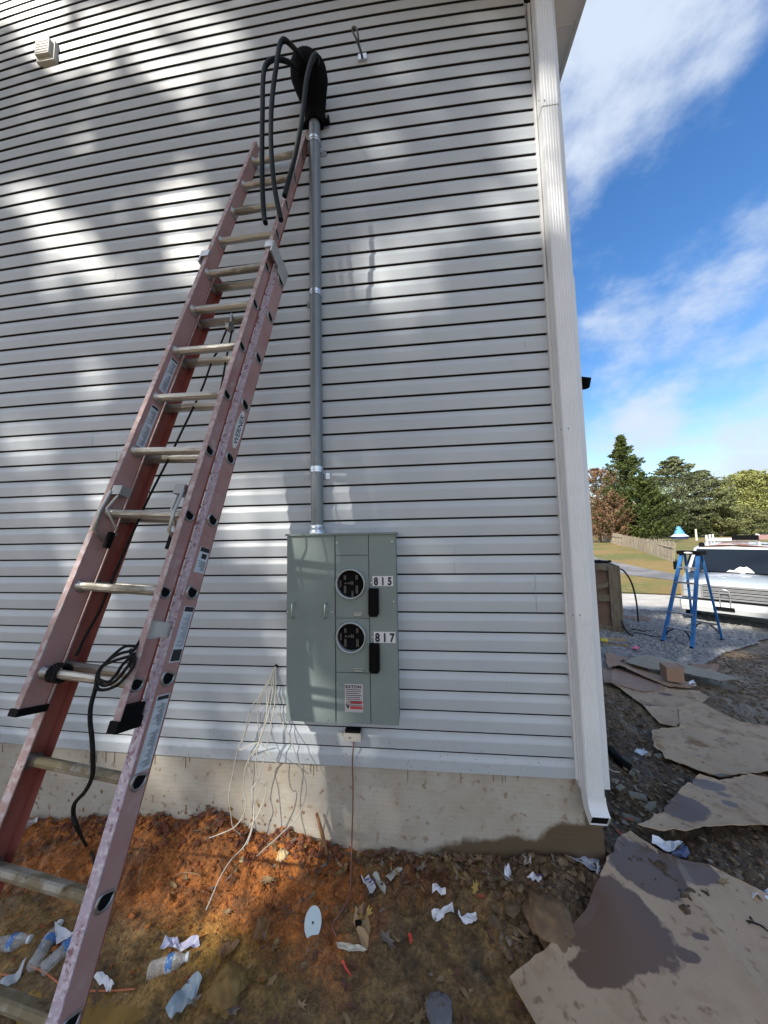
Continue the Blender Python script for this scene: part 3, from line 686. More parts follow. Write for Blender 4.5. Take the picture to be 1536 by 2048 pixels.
# maker's label
b = MB(); lx0, lx1, lz0, lz1 = mx_(688.5), mx_(723), mz_(1421), mz_(1367); b.bb(lx0, lx1, YB - .002, YB - .0012, lz0, lz1); lab = b.build('rating_label', mat('silver label', (.44, .42, .43), .45), mc)
t = MB(); text_mb(t, 'EATON', (lx0 + .004, YB - .0024, lz1 - .0225), (1.2, 0, 0), (0, 0, 1), .023, .0003, .035)
for k in range(9): t.bb(lx0 + .008, lx1 - random.uniform(.005, .03), YB - .0026, YB - .0021, lz1 - .033 - k * .0105, lz1 - .0295 - k * .0105)
t.build('label_print', ink_m, lab)
t = MB(); t.bb(lx0 + .032, lx1 - .004, YB - .0026, YB - .0021, lz0 + .047, lz0 + .060); t.bb(lx0 + .032, lx1 - .004, YB - .0026, YB - .0021, lz0 + .018, lz0 + .034); t.build('warning_band', redink_m, lab)
t = MB(); t.tube([(lx0 + .019, YB - .0022, lz0 + .03), (lx0 + .019, YB - .0027, lz0 + .03)], .008, 10); t.bb(lx0 + .007, lx0 + .012, YB - .0026, YB - .0021, lz0 + .035, lz0 + .048); t.build('warning_symbol', ink_m, lab)
# small box under the cabinet and copper wire
c = on_wall(706, 1470, -.05); tb = thing('terminal_box', c - (0, 0, .02), 'small grey plastic terminal box hanging just below the meter cabinet', 'junction box')
b = MB(); b.bb(c[0] - .052, c[0] + .052, -.075, -.019, c[2] - .022, c[2] + .022); b.build('box_body', jboxm, tb)
b = MB(); b.bb(c[0] - .045, c[0] + .045, -.070, -.024, c[2] + .0225, c[2] + .03); b.tube([(c[0] - .013, -.0755, c[2]), (c[0] - .013, -.078, c[2])], .004, 8); b.build('terminal_strip', seam_m, tb)
b = MB(); b.tube([(c[0] - .06, -.04, c[2] - .008), (c[0] - .075, -.045, c[2] + .002), (c[0] - .085, -.04, c[2] - .006)], .006, 6); b.build('wire_stub', mat('stub grey', (.3, .3, .28), .5), tb)
wp_ = [on_wall(708, 1481, -.055), on_wall(705, 1520, -.04), on_wall(706, 1580, -.03), on_wall(705, 1640, -.03), on_wall(703, 1700, -.05), tp(702, 1750, .01), tp(699, 1790, .012), tp(683, 1822, .01), tp(665, 1850, .006), tp(676, 1880, -.01)]
b = MB(); b.tube(spline(wp_, 5), .0042, 7); o = tag(recentre(b.build('ground_wire', copper_m)), 'thin brown copper wire running down the foundation from the small terminal box into the mud', 'wire')

# ================================================================== SERVICE MAST
sm_ = thing('service_mast', (-1.515, -.06, 1.40), 'grey metal conduit mast rising from the meter cabinet to a black weatherhead', 'conduit')
pb = on_wall(634.5, 1066, -.062); ptop = on_wall(629, 236, -.062); RM = .0385
b = MB(); b.tube([(pb[0], -.062, pb[2] + .01), ptop], RM, 28); b.build('conduit', pvc_m, sm_)
b = MB(); b.tube([(pb[0], -.062, Z1 + .006), (pb[0], -.062, Z1 + .035), (pb[0], -.062, Z1 + .0351), (pb[0], -.062, Z1 + .06)], [RM + .012, RM + .012, RM + .006, RM + .006], 24); b.build('hub', zinc_m, sm_)
for k, py in enumerate((272, 580, 937)):
    p = on_wall(631 + (py - 580) * .006, py, -.1); sx = [1, -1, 1][k]
    b = MB(); xx = pb[0] + (ptop[0] - pb[0]) * (p[2] - pb[2]) / (ptop[2] - pb[2])
    b.tube([(xx, -.062, p[2] - .018), (xx, -.062, p[2] + .018)], RM + .003, 28); b.tube([(xx, -.062, p[2] - .004), (xx, -.062, p[2] + .004)], RM + .006, 28)
    xa = xx + sx * (RM - .005); xb = xx + sx * (RM + .035); b.bb(min(xa, xb), max(xa, xb), -.026, -.020, p[2] - .055, p[2] - .015); b.tube([(xx + sx * (RM + .02), -.026, p[2] - .035), (xx + sx * (RM + .02), -.032, p[2] - .035)], .008, 6)
    b.build('strap', zinc_m, sm_)
# weatherhead: hood bulging towards the camera
b = MB(); rings = []
for (px, py, yy, rx, ry) in [(630, 248, -.062, .058, .05), (630, 236, -.064, .070, .058), (629, 228, -.068, .074, .062), (627, 205, -.10, .086, .085), (622, 180, -.13, .108, .105), (619, 158, -.15, .125, .12), (617, 140, -.165, .120, .115), (615, 129, -.17, .095, .095), (615, 121, -.17, .045, .05)]:
    c = on_wall(px, py, yy); rings.append([c + (rx * math.cos(a), ry * math.sin(a), .25 * ry * math.sin(a)) for a in np.linspace(0, 2 * math.pi, 24, endpoint=False)])
b.loft(rings); wh = b.build('weatherhead', head_m, sm_)
b = MB(); c = on_wall(631, 243, -.05)
b.tube([c - (0, .008, .03), c + (0, -.008, .03)], .062, 20); b.bb(c[0] - .10, c[0] + .10, -.062, -.03, c[2] - .022, c[2] + .018); b.build('clamp_ears', black_m, wh)
b = MB(); b.tube([(c[0] + .083, -.0625, c[2]), (c[0] + .083, -.067, c[2])], .011, 8); b.tube([(c[0] - .083, -.0625, c[2]), (c[0] - .083, -.067, c[2])], .011, 8); b.build('clamp_screw', zinc_m, wh)
CY = [
    ('black service cable looping lowest out of the weatherhead, leftmost of the three', [(606, 158, -.13), (590, 133, -.30), (568, 121, -.33), (546, 119, -.36), (531, 132, -.38), (526, 160, -.40), (525, 220, -.42), (524, 300, -.44), (525, 380, -.45), (528, 430, -.46), (531, 446, -.47)]),
    ('black service cable arching highest above the weatherhead, middle of the three', [(612, 142, -.13), (600, 112, -.32), (580, 88, -.36), (567, 80, -.38), (559, 92, -.39), (553, 130, -.41), (546, 180, -.42), (542, 240, -.44), (543, 310, -.45), (550, 380, -.46), (562, 440, -.47)]),
    ('black service cable passing in front of the weatherhead, rightmost of the three', [(633, 140, -.13), (635, 120, -.30), (631, 110, -.33), (622, 124, -.36), (613, 160, -.39), (607, 210, -.41), (600, 260, -.43), (588, 320, -.44), (576, 365, -.45), (569, 392, -.46)])]
for lab_, pts in CY:
    b = MB(); b.tube(spline([on_wall(*p) for p in pts], 6), .0135, 10); tag(recentre(b.build('service_cable', rubber_m)), lab_, 'cable', 'service cables from the weatherhead')

# ================================================================== EXTENSION LADDER
SC = .972; O = CAM + SC * (np.array([-1.8256, -.9635, .8905]) - CAM); PR = .3048 * SC
q_ = (.2851, -.0505, -.0578)
LQ = [-1.8256, -.9635, .8905, .2851, -.0505, -.0578, .3812, .0377, .0792, .0113]
ca_, sa_ = math.cos(q_[0]), math.sin(q_[0]); cb_, sb_ = math.cos(q_[1]), math.sin(q_[1]); cc_, sc_ = math.cos(q_[2]), math.sin(q_[2])
lat = np.array([1, 0, 0.]); di = np.array([0, sa_, ca_]); no = np.array([0, -ca_, sa_])
lat, di = lat * cb_ + di * sb_, di * cb_ - lat * sb_
ZZ = np.array([[cc_, -sc_, 0], [sc_, cc_, 0], [0, 0, 1]]); lat, di, no = ZZ @ lat, ZZ @ di, ZZ @ no


def LP(u, v, w_): return O + lat * u + di * v + no * w_


def lp(px, py, w_=0.0):
    d = ray(px, py); P0 = O + no * w_; t = ((P0 - CAM) @ no) / (d @ no); return CAM + d * t


lz = lambda v, u=0, w_=0: LP(u, v, w_)[2]
vb = -(O[2] + .50) / di[2]
ladder = thing('extension_ladder', LP(-.2, vb, -.08), 'faded red fibreglass extension ladder with aluminium rungs leaning on the siding by the conduit', 'ladder')


def lbox(mb, u0, u1, v0, v1, w0, w1):
    return mb.hexa([LP(u, v, w_) for v in (v0, v1) for u, w_ in ((u0, w1), (u1, w1), (u1, w0), (u0, w0))])


LW = .3812 * SC; OW = .0377 * SC
FT, FB = 11.62 * PR, -.36 * PR; BT, BBm = 7.42 * PR, vb
FH = .040; T = .004
# (name, web outer u, side, opening)
def rail(sec, side):
    uc = 0.0 if side > 0 else -LW          # inner web face of fly
    if sec == 'fly':   # channel opening outward
        v0, v1 = FB, FT; w0, w1 = -.037, .040
        web = (uc - T, uc) if side > 0 else (uc - T, uc)
        fl = (uc - T, uc + .020) if side > 0 else (uc - .024, uc)
    else:              # channel opening inward, outside the fly
        v0, v1 = BBm, BT; w0, w1 = -.125, -.044
        uo = OW if side > 0 else -LW - OW
        web = (uo - T, uo) if side > 0 else (uo, uo + T)
        fl = (uo - .034, uo) if side > 0 else (uo, uo + .034)
    b = MB(); lbox(b, web[0], web[1], v0, v1, w0 + T, w1 - T); o = b.build(sec + '_rail', fib_m if sec == 'fly' or side > 0 else red_m, ladder)
    b = MB(); n = 40
    lbox(b, fl[0], fl[1], v0 - .0003, v1 + .0003, w1 - T + .0002, w1); b.build('front_flange', bloom_m if sec == 'base' and side > 0 else fuzz_m, o)
    if sec == 'fly': fl = (uc - T, uc + .005) if side > 0 else (uc - .009, uc)
    b = MB(); lbox(b, fl[0], fl[1], v0 - .0003, v1 + .0003, w0, w0 + T - .0002); b.build('back_flange', red_m, o)
    return o, web, (w0 + w1) / 2


rails = {}
for sec in ('fly', 'base'):
    for side in (1, -1): rails[sec, side] = rail(sec, side)


def rung(sec, k):
    if sec == 'fly': u0, u1, wc = -LW, -T, .0015; r = .0165
    else: u0, u1, wc = -LW - OW + T, OW - T, -.0845; r = .0185
    v = k * PR + (.0113 * SC if sec == 'base' else 0) + {-2: .015, -3: .07}.get(k, 0)
    prof = []
    for a in range(20):
        an = a / 20 * 2 * math.pi; x = math.cos(an); y = math.sin(an)
        yy = min(y, .62); rr = 1 + (.05 if a % 2 else 0) * (y < .6); prof.append((x * r * 1.12 * rr, yy * r * rr))
    # flat tread on top, levelled
    tl = q_[0]
    def P(u, p): c, s = math.cos(tl), math.sin(tl); return LP(u, v + p[0] * s + p[1] * c, wc + p[0] * c - p[1] * s)
    b = MB(); seg = 6; b.loft([[P(u0 + (u1 - u0) * i / seg, p) for p in prof] for i in range(seg + 1)], smooth=False)
    o = b.build('rung', mud_alu_m if k <= -1 else alu_m, ladder)
    for s_ in (1, -1):
        uu = (u1 if s_ > 0 else u0)
        b = MB()
        def ringp(u, sc2): return [P(u, (p[0] * sc2, p[1] * sc2)) for p in prof]
        if s_ < 0: b.loft([ringp(uu + .0005, 1.55), ringp(uu + .006, 1.5), ringp(uu + .012, 1.15), ringp(uu + .02, 1.03)], smooth=True)
        else: b.loft([ringp(uu - .018, 1.03), ringp(uu - .010, 1.15), ringp(uu - .0005, 1.5)])
        b.build('ferrule', fer_m, o)
    uo = (0.0 if sec == 'fly' else OW)
    b = MB(); b.loft([ringp(uo + .0005, 1.5), ringp(uo + .004, 1.48), ringp(uo + .0055, 1.3), ringp(uo + .005, 1.12), ringp(uo + .001, 1.1)], caps=False); fr = b.build('rung_end', fer_m, o)
    b = MB(); b.add(ringp(uo + .0014, 1.12), [tuple(range(20))]); b.build('rung_hollow', seam_m, fr)


for k in range(0, 12): rung('fly', k)
for k in range(-5, 8):
    if lz(k * PR, 0, -.08) > -.48: rung('base', k)
# foot caps of the fly, shoes of the base
b = MB(); lbox(b, -.008, .024, FB - .022, FB + .010, -.042, .046); lbox(b, .001, .022, FB + .010, FB + .05, -.036, .034); b.build('foot_cap', black_m, ladder)
b = MB(); lbox(b, -LW - .028, -LW + .008, FB - .022, FB - .0005, -.042, .046); b.build('foot_cap', black_m, ladder)
for s_ in (1, -1):
    uo = OW if s_ > 0 else -LW - OW; b = MB(); lbox(b, min(uo - .02 * s_, uo + .012 * s_), max(uo - .02 * s_, uo + .012 * s_), vb - .03, vb + .16, -.13, -.035); b.build('shoe', alu_m, ladder)
# guide brackets
brk = mat('bracket aluminium', (.50, .50, .50), .35, .85)
b = MB(); v = BT - .015
lbox(b, -.01, .036, v - .02, v + .03, .0405, .05); lbox(b, .034, .042, v - .06, v + .03, -.13, .05); lbox(b, .043, .046, v - .1, v - .01, -.12, -.03); b.build('guide_bracket', brk, ladder)
b = MB(); lbox(b, -LW - .040, -LW + .006, v - .02, v + .03, .0405, .05); lbox(b, -LW - .048, -LW - .038, v - .06, v + .03, -.13, .05); b.build('guide_bracket', brk, ladder)
pbk = lp(316, 1260, 0.0); vv = (pbk - O) @ di; b = MB(); lbox(b, .003, .032, vv - .025, vv + .025, -.036, -.028); lbox(b, .001, .004, vv - .03, vv + .03, -.035, .034); lbox(b, .004, .0065, vv - .02, vv - .012, -.03, .03); b.build('guide_bracket', brk, ladder)
# warning labels on the outside of the base rail and inside of the fly rail
def label_on(u, v0, v1, w0, w1, side, name, kind):
    s = .0012 * side; b = MB(); lbox(b, min(u, u + s), max(u, u + s), v0, v1, w0, w1); lo = b.build(name, tag_m, ladder)
    t = MB(); r2 = random.Random(int(v0 * 1000)); uu = u + s; u2 = uu + .0004 * side; h = v1 - v0; wd = w1 - w0
    def bar(a0, a1, c0, c1): lbox(t, min(uu, u2), max(uu, u2), v0 + h * a0, v0 + h * a1, w0 + wd * c0, w0 + wd * c1)
    if kind == 'long':
        bar(.93, .985, .06, .94)
        k = .05
        while k < .88:
            s2 = r2.uniform(.008, .014)
            if .50 < k < .56: k = .57
            bar(k, k + s2 * .55, .1 + r2.random() * .12, .35 + r2.random() * .5); k += s2 * 1.5
    elif kind == 'mid':
        bar(.90, .99, .04, .96); bar(.02, .22, .06, .94)
        k = .26
        while k < .86: bar(k, k + .006, .1, .3 + r2.random() * .6); k += .02
    else:
        bar(.82, .99, .04, .96); bar(.55, .75, .2, .7); k = .08
        while k < .45: bar(k, k + .02, .1, .4 + r2.random() * .5); k += .05
    t.build('label_print', ink_m, lo)
    return lo
UO = OW
def vof(px, py, w_=-.085): return (lp(px, py, w_) - O) @ di
label_on(UO, vof(283, 1543), vof(318, 1388), -.116, -.062, 1, 'instruction_label', 'long')
label_on(UO, vof(345, 1325), vof(371, 1212), -.118, -.07, 1, 'instruction_label', 'mid')
label_on(UO, vof(397, 1145), vof(408, 1095), -.118, -.064, 1, 'instruction_label', 'short')
label_on(-LW, vof(283, 893, 0), vof(312, 812, 0), -.024, .016, 1, 'instruction_label', 'long')
label_on(-LW, vof(325, 782, 0), vof(348, 718, 0), -.024, .016, 1, 'instruction_label', 'long')
v0, v1 = vof(464, 893), vof(479, 825); vc = (v0 + v1) / 2; hv = (v1 - v0) / 2 * 1.08; ov = []
for a in range(28): an = a / 28 * 6.28318; ov.append(LP(UO + .0015, vc + hv * math.cos(an), -.088 + .024 * math.sin(an)))
b = MB(); b.prism(ov, lat * -.0012); lo = b.build('logo_badge', plate_m, ladder)
t = MB(); text_mb(t, 'WERNER', LP(UO + .0018, vc, -.0815), di * -1.0, no * -1.0 * -1, .040, .0006, .012, 'CENTER')
t = MB(); text_mb(t, 'WERNER', LP(UO + .0018, vc - hv * .8, -.0815), di, no, .0375, 0.0, .012, 'LEFT') if False else None
def ladder_text(s, vcen, wcen, size):
    t = MB(); text_mb(t, s, (0, 0, 0), (1, 0, 0), (0, 1, 0), 1.0, 0, .012, 'CENTER')
    # text reads upward along the rail, facing outward (+lat)
    m = MB(); m.add([LP(UO + .0020, vcen + p[0] * size, wcen - (p[1] - .35) * size * -1) for p in t.v], t.f); return m
lt = ladder_text('WERNER', vc, -.088, hv * 2 * .78 / 4.1); lt.build('badge_lettering', ink_m, lo)
# rung locks, pulley
lockm = mat('lock steel', (.34, .34, .33), .4, .8)
def lock(px0, uu, s_):
    b = MB(); vv = 3 * PR
    vv = vof(*px0, 0.03); w0 = .03
    b.tube([LP(uu, vv + .10, .045), LP(uu, vv + .01, .055), LP(uu, vv - .07, .05), LP(uu, vv - .10, .0), LP(uu, vv - .06, -.04)], .006, 6)
    b.tube([LP(uu + .03 * s_, vv + .10, .03), LP(uu + .02 * s_, vv + .02, .05), LP(uu + .03 * s_, vv - .05, -.01)], .005, 6)
    lbox(b, min(uu, uu + .045 * s_), max(uu, uu + .045 * s_), vv + .085, vv + .125, .0, .045)
    o = b.build('rung_lock', lockm, ladder)
    b = MB(); lbox(b, min(uu + .02 * s_, uu + .034 * s_), max(uu + .02 * s_, uu + .034 * s_), vv - .13, vv - .065, -.01, .01); b.build('lock_grip', black_m, o)
lock((240, 1030), -LW + .012, 1); lock((368, 1030), -.018, -1)
b = MB(); pp = lp(460, 655, -.06); b.tube([lp(463, 628, -.06), lp(462, 645, -.06)], .007, 6); b.tube([pp - lat * .009, pp + lat * .009], .026, 14); lbox(b, 0, .001, 0, .001, 0, .001) if False else None; b.build('pulley', lockm, ladder)
# rope
def rope(mb, pts, r=.0048, n=6): mb.tube(spline(pts, n), r, 7)
b = MB()
rope(b, [lp(455, 655, -.075), lp(436, 700, -.08), lp(425, 720, -.082), lp(407, 770, -.075), lp(388, 812, -.07), lp(360, 870, -.05), lp(337, 918, -.07), lp(300, 990, -.06), lp(277, 1040, -.06), lp(250, 1100, -.07), lp(222, 1165, -.06), lp(200, 1220, -.06), lp(172, 1270, -.05), lp(152, 1312, -.03)])
rope(b, [lp(464, 660, -.07), lp(452, 720, -.08), lp(440, 785, -.08), lp(420, 850, -.08), lp(404, 905, -.075), lp(380, 970, -.07), lp(362, 1030, -.06), lp(338, 1105, -.03), lp(312, 1190, 0), lp(285, 1270, .03), lp(268, 1300, .05)])
c0 = lp(205, 1350, .05)
for k in range(3):
    o_ = k * 9 - 8
    rope(b, [lp(268, 1300 + o_, .05), lp(240 - o_, 1306 + o_ * 1.5, .055 + .004 * k), lp(212 - o_, 1325 + o_, .055), lp(196, 1350 + o_ * .6, .06), lp(205 + o_, 1372 - o_ * .8, .06), lp(232, 1362 - o_ * 1.2, .058), lp(255 - o_, 1335 - o_ * .5, .055), lp(270, 1312 - o_ * .6, .05)])
rope(b, [lp(262, 1298, .05), lp(262, 1315, .055), lp(258, 1336, .055)])
rope(b, [lp(196, 1352, .055), lp(190, 1380, .055), lp(182, 1410, .05), lp(180, 1440, .05), lp(184, 1480, .04), lp(186, 1520, .02), lp(184, 1555, -.04), lp(170, 1583, -.08), lp(150, 1606, -.1), lp(147, 1630, -.14), lp(157, 1660, -.18), tp(172, 1690, .025), tp(186, 1712, .03), tp(188, 1740, .025)], .0062)
for k in range(3):
    rr = .027; rope(b, [LP(-LW + .035 + k * .014, rr * math.sin(a), .0 + rr * math.cos(a)) for a in np.linspace(0, 6.2, 9)], .0055, 2)
tag(recentre(b.build('rope', rope_m)), 'dark braided rope coiled on the red ladder and trailing down to the mud', 'rope')

# ================================================================== LOW VOLTAGE CABLES
apex = (551, 1332, -.022)
WC = [
    ('leftmost white cable of the bundle, dropping to the clay in a wide bow', [(551, 1333, -.02), (520, 1390, -.06), (500, 1420, -.07), (488, 1470, -.08), (475, 1500, -.08), (466, 1545, -.09), (459, 1580, -.10), (458, 1600, -.10), (462, 1630, -.10), (466, 1655, -.10), (481, 1672, -.06), (487, 1700, -.10)]),
    ('white cable sweeping left along the top of the clay mound', [(549, 1334, -.02), (535, 1380, -.06), (533, 1440, -.10), (520, 1480, -.12), (500, 1515, -.13), (490, 1540, -.13), (487, 1580, -.12), (492, 1610, -.12), (484, 1635, -.12), (468, 1655, -.14), (440, 1668, -.14), (418, 1676, -.16)]),
    ('longest white cable of the bundle, reaching far out over the orange clay', [(552, 1333, -.02), (550, 1400, -.08), (541, 1450, -.14), (530, 1510, -.18), (515, 1560, -.20), (504, 1580, -.22), (508, 1620, -.22), (505, 1650, -.24), (490, 1690, -.26), (462, 1720, -.34), (440, 1755, -.42), (425, 1790, -.47), (412, 1820, -.50)]),
    ('white cable in the bundle with a kink near its middle', [(550, 1333, -.02), (543, 1400, -.09), (530, 1450, -.14), (517, 1490, -.15), (512, 1530, -.15), (518, 1560, -.15), (533, 1567, -.14), (528, 1600, -.14), (515, 1630, -.14), (498, 1655, -.15)]),
    ('white cable bowing out to the right and ending on the clay below the cabinet', [(551, 1333, -.02), (549, 1400, -.05), (553, 1420, -.06), (575, 1465, -.09), (592, 1510, -.11), (605, 1545, -.12), (613, 1575, -.12), (606, 1610, -.12), (590, 1640, -.14), (560, 1670, -.20), (530, 1697, -.26), (514, 1712, -.30)]),
    ('short stub of white cable sticking out halfway down the bundle', [(549, 1335, -.02), (530, 1380, -.06), (518, 1412, -.07), (516, 1440, -.08), (519, 1475, -.09), (532, 1500, -.11), (554, 1526, -.15)]),
    ('white cable running straight down through the middle of the bundle', [(550, 1334, -.02), (538, 1395, -.08), (528, 1450, -.12), (512, 1500, -.13), (497, 1525, -.12), (503, 1560, -.12), (507, 1600, -.12), (506, 1650, -.13), (494, 1690, -.16)]),
    ('faint white cable crossing in front of the ladder side of the bundle', [(549, 1334, -.02), (522, 1392, -.06), (500, 1440, -.07), (486, 1480, -.07), (480, 1500, -.08), (500, 1490, -.09), (520, 1484, -.09)])]
for lab_, pts in WC:
    P = [on_wall(*p) for p in pts]
    for p in P: p[2] = max(p[2], float(ground_h(p[0], p[1])) + .004)
    b = MB(); b.tube(spline(P, 5), .0027, 7); tag(recentre(b.build('white_cable', white_m)), lab_, 'cable', 'white cables hanging from the siding')
ap = on_wall(552, 1333, -.02)
b = MB(); b.tube([ap + (0, .004, 0), ap + (0, -.0015, 0)], .012, 10); b.build('cable_hole', seam_m, house)

# stake, disc and small litter
p0 = tp(655, 1722, -.02); p1 = on_wall(633, 1626, -.035)
b = MB(); b.tube([p0, (p0 + p1) / 2 + (.006, 0, 0), p1], [.011, .0125, .009], 6); tag(recentre(b.build('wood_stake', stake_m)), 'short rough wooden stick leaning against the foundation', 'stick')


def scrap(name, pts, m, label, cat, group=None, th=.0015, curl=.012, dz=.006, seed=0, printed=False):
    """a limp sheet lying on the ground, outlined by its corners"""
    r2 = random.Random(seed * 7 + len(label)); P = [tp(px, py, dz) for px, py in pts]; n = len(P)
    c = sum(P) / n; bm = bmesh.new(); vs = [bm.verts.new(tuple(p)) for p in P]; bm.faces.new(vs); bmesh.ops.triangulate(bm, faces=bm.faces[:])
    bmesh.ops.subdivide_edges(bm, edges=bm.edges[:], cuts=2, use_grid_fill=True)
    sz = max(np.linalg.norm(p - c) for p in P); ph = r2.random() * 6
    for v in bm.verts:
        g = float(ground_h(v.co.x, v.co.y)); d = math.hypot(v.co.x - c[0], v.co.y - c[1]) / sz
        v.co.z = g + dz + curl * (d ** 2) * (.5 + .5 * math.sin(ph + 3 * math.atan2(v.co.y - c[1], v.co.x - c[0]))) + curl * .3 * r2.random()
    bmesh.ops.recalc_face_normals(bm, faces=bm.faces[:])
    bmesh.ops.solidify(bm, geom=bm.faces[:], thickness=th)
    me = bpy.data.meshes.new(name); bm.to_mesh(me); bm.free(); me.materials.append(m)
    o = bpy.data.objects.new(name, me); COL.objects.link(o); recentre(o)
    if printed:  # a few printed lines
        t = MB(); a, b_, d_ = P[0], P[1], P[3 % n]
        for k in range(4):
            s = .2 + k * .17; q0 = a + (d_ - a) * s + (b_ - a) * .15; q1 = a + (d_ - a) * s + (b_ - a) * r2.uniform(.5, .85); w2 = (d_ - a) * .05
            for qq in (q0, q1): qq[2] = max(qq[2], float(ground_h(qq[0], qq[1])) + dz + curl)
            t.add([q0 + (0, 0, .003), q1 + (0, 0, .003), q1 + w2 + (0, 0, .003), q0 + w2 + (0, 0, .003)], [(0, 1, 2, 3)])
        off = ROOT[o.name]; t.v = [tuple(np.array(v)) for v in t.v]; t.build('print', mat('violet ink', (.10, .10, .30), .7), o)
    return tag(o, label, cat, group)


G = 'paper tags dropped along the foundation'
for k, (pts, l) in enumerate([([(722, 1755), (737, 1749), (752, 1775), (745, 1790), (737, 1784)], 'white tag with a folded lower end, leftmost of those below the copper wire'),
                              ([(745, 1752), (757, 1749), (772, 1775), (770, 1790)], 'grey creased paper tag overlapping the leftmost white tag'),
                              ([(771, 1756), (797, 1735), (806, 1742), (782, 1767)], 'greenish grey paper strip lying diagonally near the foundation'),
                              ([(865, 1773), (891, 1778), (892, 1792), (864, 1787)], 'small white rectangular tag lying level in the middle of the mud'),
                              ([(863, 1822), (878, 1820), (886, 1838), (866, 1842)], 'white triangular paper scrap next to a bow shaped one'),
                              ([(879, 1826), (905, 1811), (908, 1828), (890, 1830), (880, 1831)], 'bow shaped white and violet paper scrap'),
                              ([(1010, 1731), (1022, 1745), (1021, 1765), (1009, 1758)], 'tall pale paper tag standing up beside the foundation'),
                              ([(1053, 1756), (1072, 1752), (1084, 1757), (1082, 1766), (1066, 1766)], 'white bottle shaped paper tag near the wet corner'),
                              ([(1047, 1716), (1062, 1714), (1063, 1728), (1048, 1731)], 'small grey paper square close to the wet foundation'),
                              ([(966, 1742), (973, 1740), (978, 1753), (971, 1756)], 'tiny lilac paper chip among brown leaves')]):
    scrap('paper_tag', pts, paper_m if 'grey' not in l else mat('grey card', (.40, .40, .36), .8), l, 'paper scrap', G, seed=k, curl=.015, printed=(k in (0, 3, 7)))
scrap('paper_scrap', [(917, 1822), (923, 1840), (935, 1829), (952, 1826), (955, 1840), (944, 1852), (926, 1849), (916, 1836)], paper_m, 'crumpled white curl of paper right of the bow shaped scrap', 'paper scrap', seed=11, curl=.03)
scrap('cardboard_strip', [(706, 1846), (712, 1812), (728, 1808), (741, 1855), (736, 1895), (728, 1908)], mat('wet card strip', (.34, .22, .11), .6), 'folded tan cardboard strip in the mud below the black cap', 'cardboard scrap', seed=12)
scrap('plastic_strip', [(672, 1890), (676, 1903), (708, 1906), (735, 1905), (726, 1896), (700, 1889)], mat('cream film', (.55, .50, .38), .5), 'cream coloured plastic strip lying across the end of the tan cardboard', 'plastic scrap', seed=13, curl=.02)
scrap('cardboard_scrap', [(504, 1892), (522, 1840), (543, 1852), (522, 1905)], mat('soaked card', (.20, .105, .04), .5), 'soaked brown cardboard flap standing in the puddle edge', 'cardboard scrap', seed=14, curl=.06)
scrap('cardboard_scrap', [(430, 1905), (470, 1880), (480, 1890), (442, 1925)], mat('soaked card', (.20, .105, .04), .5), 'flat piece of soaked orange cardboard by the muddy bottle', 'cardboard scrap', seed=15, curl=.02)
scrap('plastic_film', [(330, 2030), (362, 1985), (395, 1955), (404, 1972), (385, 2010), (350, 2048)], tarp_m, 'crumpled blue grey plastic film lying in the mud at the bottom', 'plastic film', seed=16, curl=.05)
scrap('plastic_strip', [(186, 1968), (205, 1955), (220, 1962), (228, 1985), (216, 1990), (206, 1972)], paper_m, 'curled white strip just right of the ladder rail near the bottom', 'paper scrap', seed=17, curl=.06)
scrap('plastic_strip', [(0, 1975), (30, 1950), (52, 1932), (40, 1958), (15, 1985), (0, 1992)], mat('grey strip', (.42, .44, .46), .5), 'grey plastic ribbon at the lower left edge', 'plastic scrap', seed=18, curl=.04)
scrap('plastic_strip', [(108, 1870), (130, 1862), (150, 1866), (138, 1885), (112, 1892)], paper_m, 'short white strip resting on the bottles beside the ladder', 'paper scrap', seed=19, curl=.05)
scrap('milk_carton_label', [(318, 1912), (330, 1888), (352, 1880), (360, 1888), (396, 1880), (400, 1896), (370, 1904), (345, 1900)], mat('lilac wrapper', (.45, .45, .58), .35), 'lilac and white wrapper lying over the muddy bottle', 'wrapper', seed=20, curl=.05).name = 'wrapper'
scrap('plastic_bag', [(1138, 1721), (1165, 1709), (1190, 1712), (1200, 1730), (1192, 1742), (1160, 1732)], tarp_m if False else mat('printed bag', (.50, .53, .58), .4, col2=(.22, .26, .36), vs=30, vlo=.5, vhi=.6), 'crumpled white printed bag lying on the mud under the downspout', 'plastic bag', seed=21, curl=.05)
scrap('paper_sheet', [(1194, 1730), (1216, 1720), (1222, 1724), (1205, 1757), (1193, 1752)], paper_m, 'white paper corner beside the crumpled bag', 'paper scrap', seed=22, curl=.02)
scrap('wrapper', [(1304, 1690), (1310, 1678), (1340, 1688), (1366, 1685), (1348, 1702), (1330, 1705)], mat('white blue wrapper', (.70, .72, .74), .4, col2=(.10, .16, .28), vs=12, vlo=.55, vhi=.6), 'white and blue food wrapper on the dark wet cardboard', 'wrapper', seed=23, curl=.05, dz=.03)
scrap('glove', [(1340, 1702), (1366, 1690), (1380, 1712), (1352, 1716)], mat('navy wrap', (.06, .08, .16), .5), 'dark blue wrapper folded beside the white one', 'wrapper', seed=24, curl=.03, dz=.03).name = 'wrapper'
scrap('shipping_label', [(1508, 1774), (1536, 1777), (1560, 1782), (1552, 1816), (1500, 1803)], paper_m, 'white printed shipping label stuck on the large cardboard', 'label', seed=25, curl=.0, dz=.028, printed=True)
scrap('paper_scrap', [(1375, 1370), (1387, 1362), (1393, 1373), (1380, 1377)], paper_m, 'small white paper cone beside the cardboard box', 'paper scrap', seed=26, curl=.05, dz=.05)
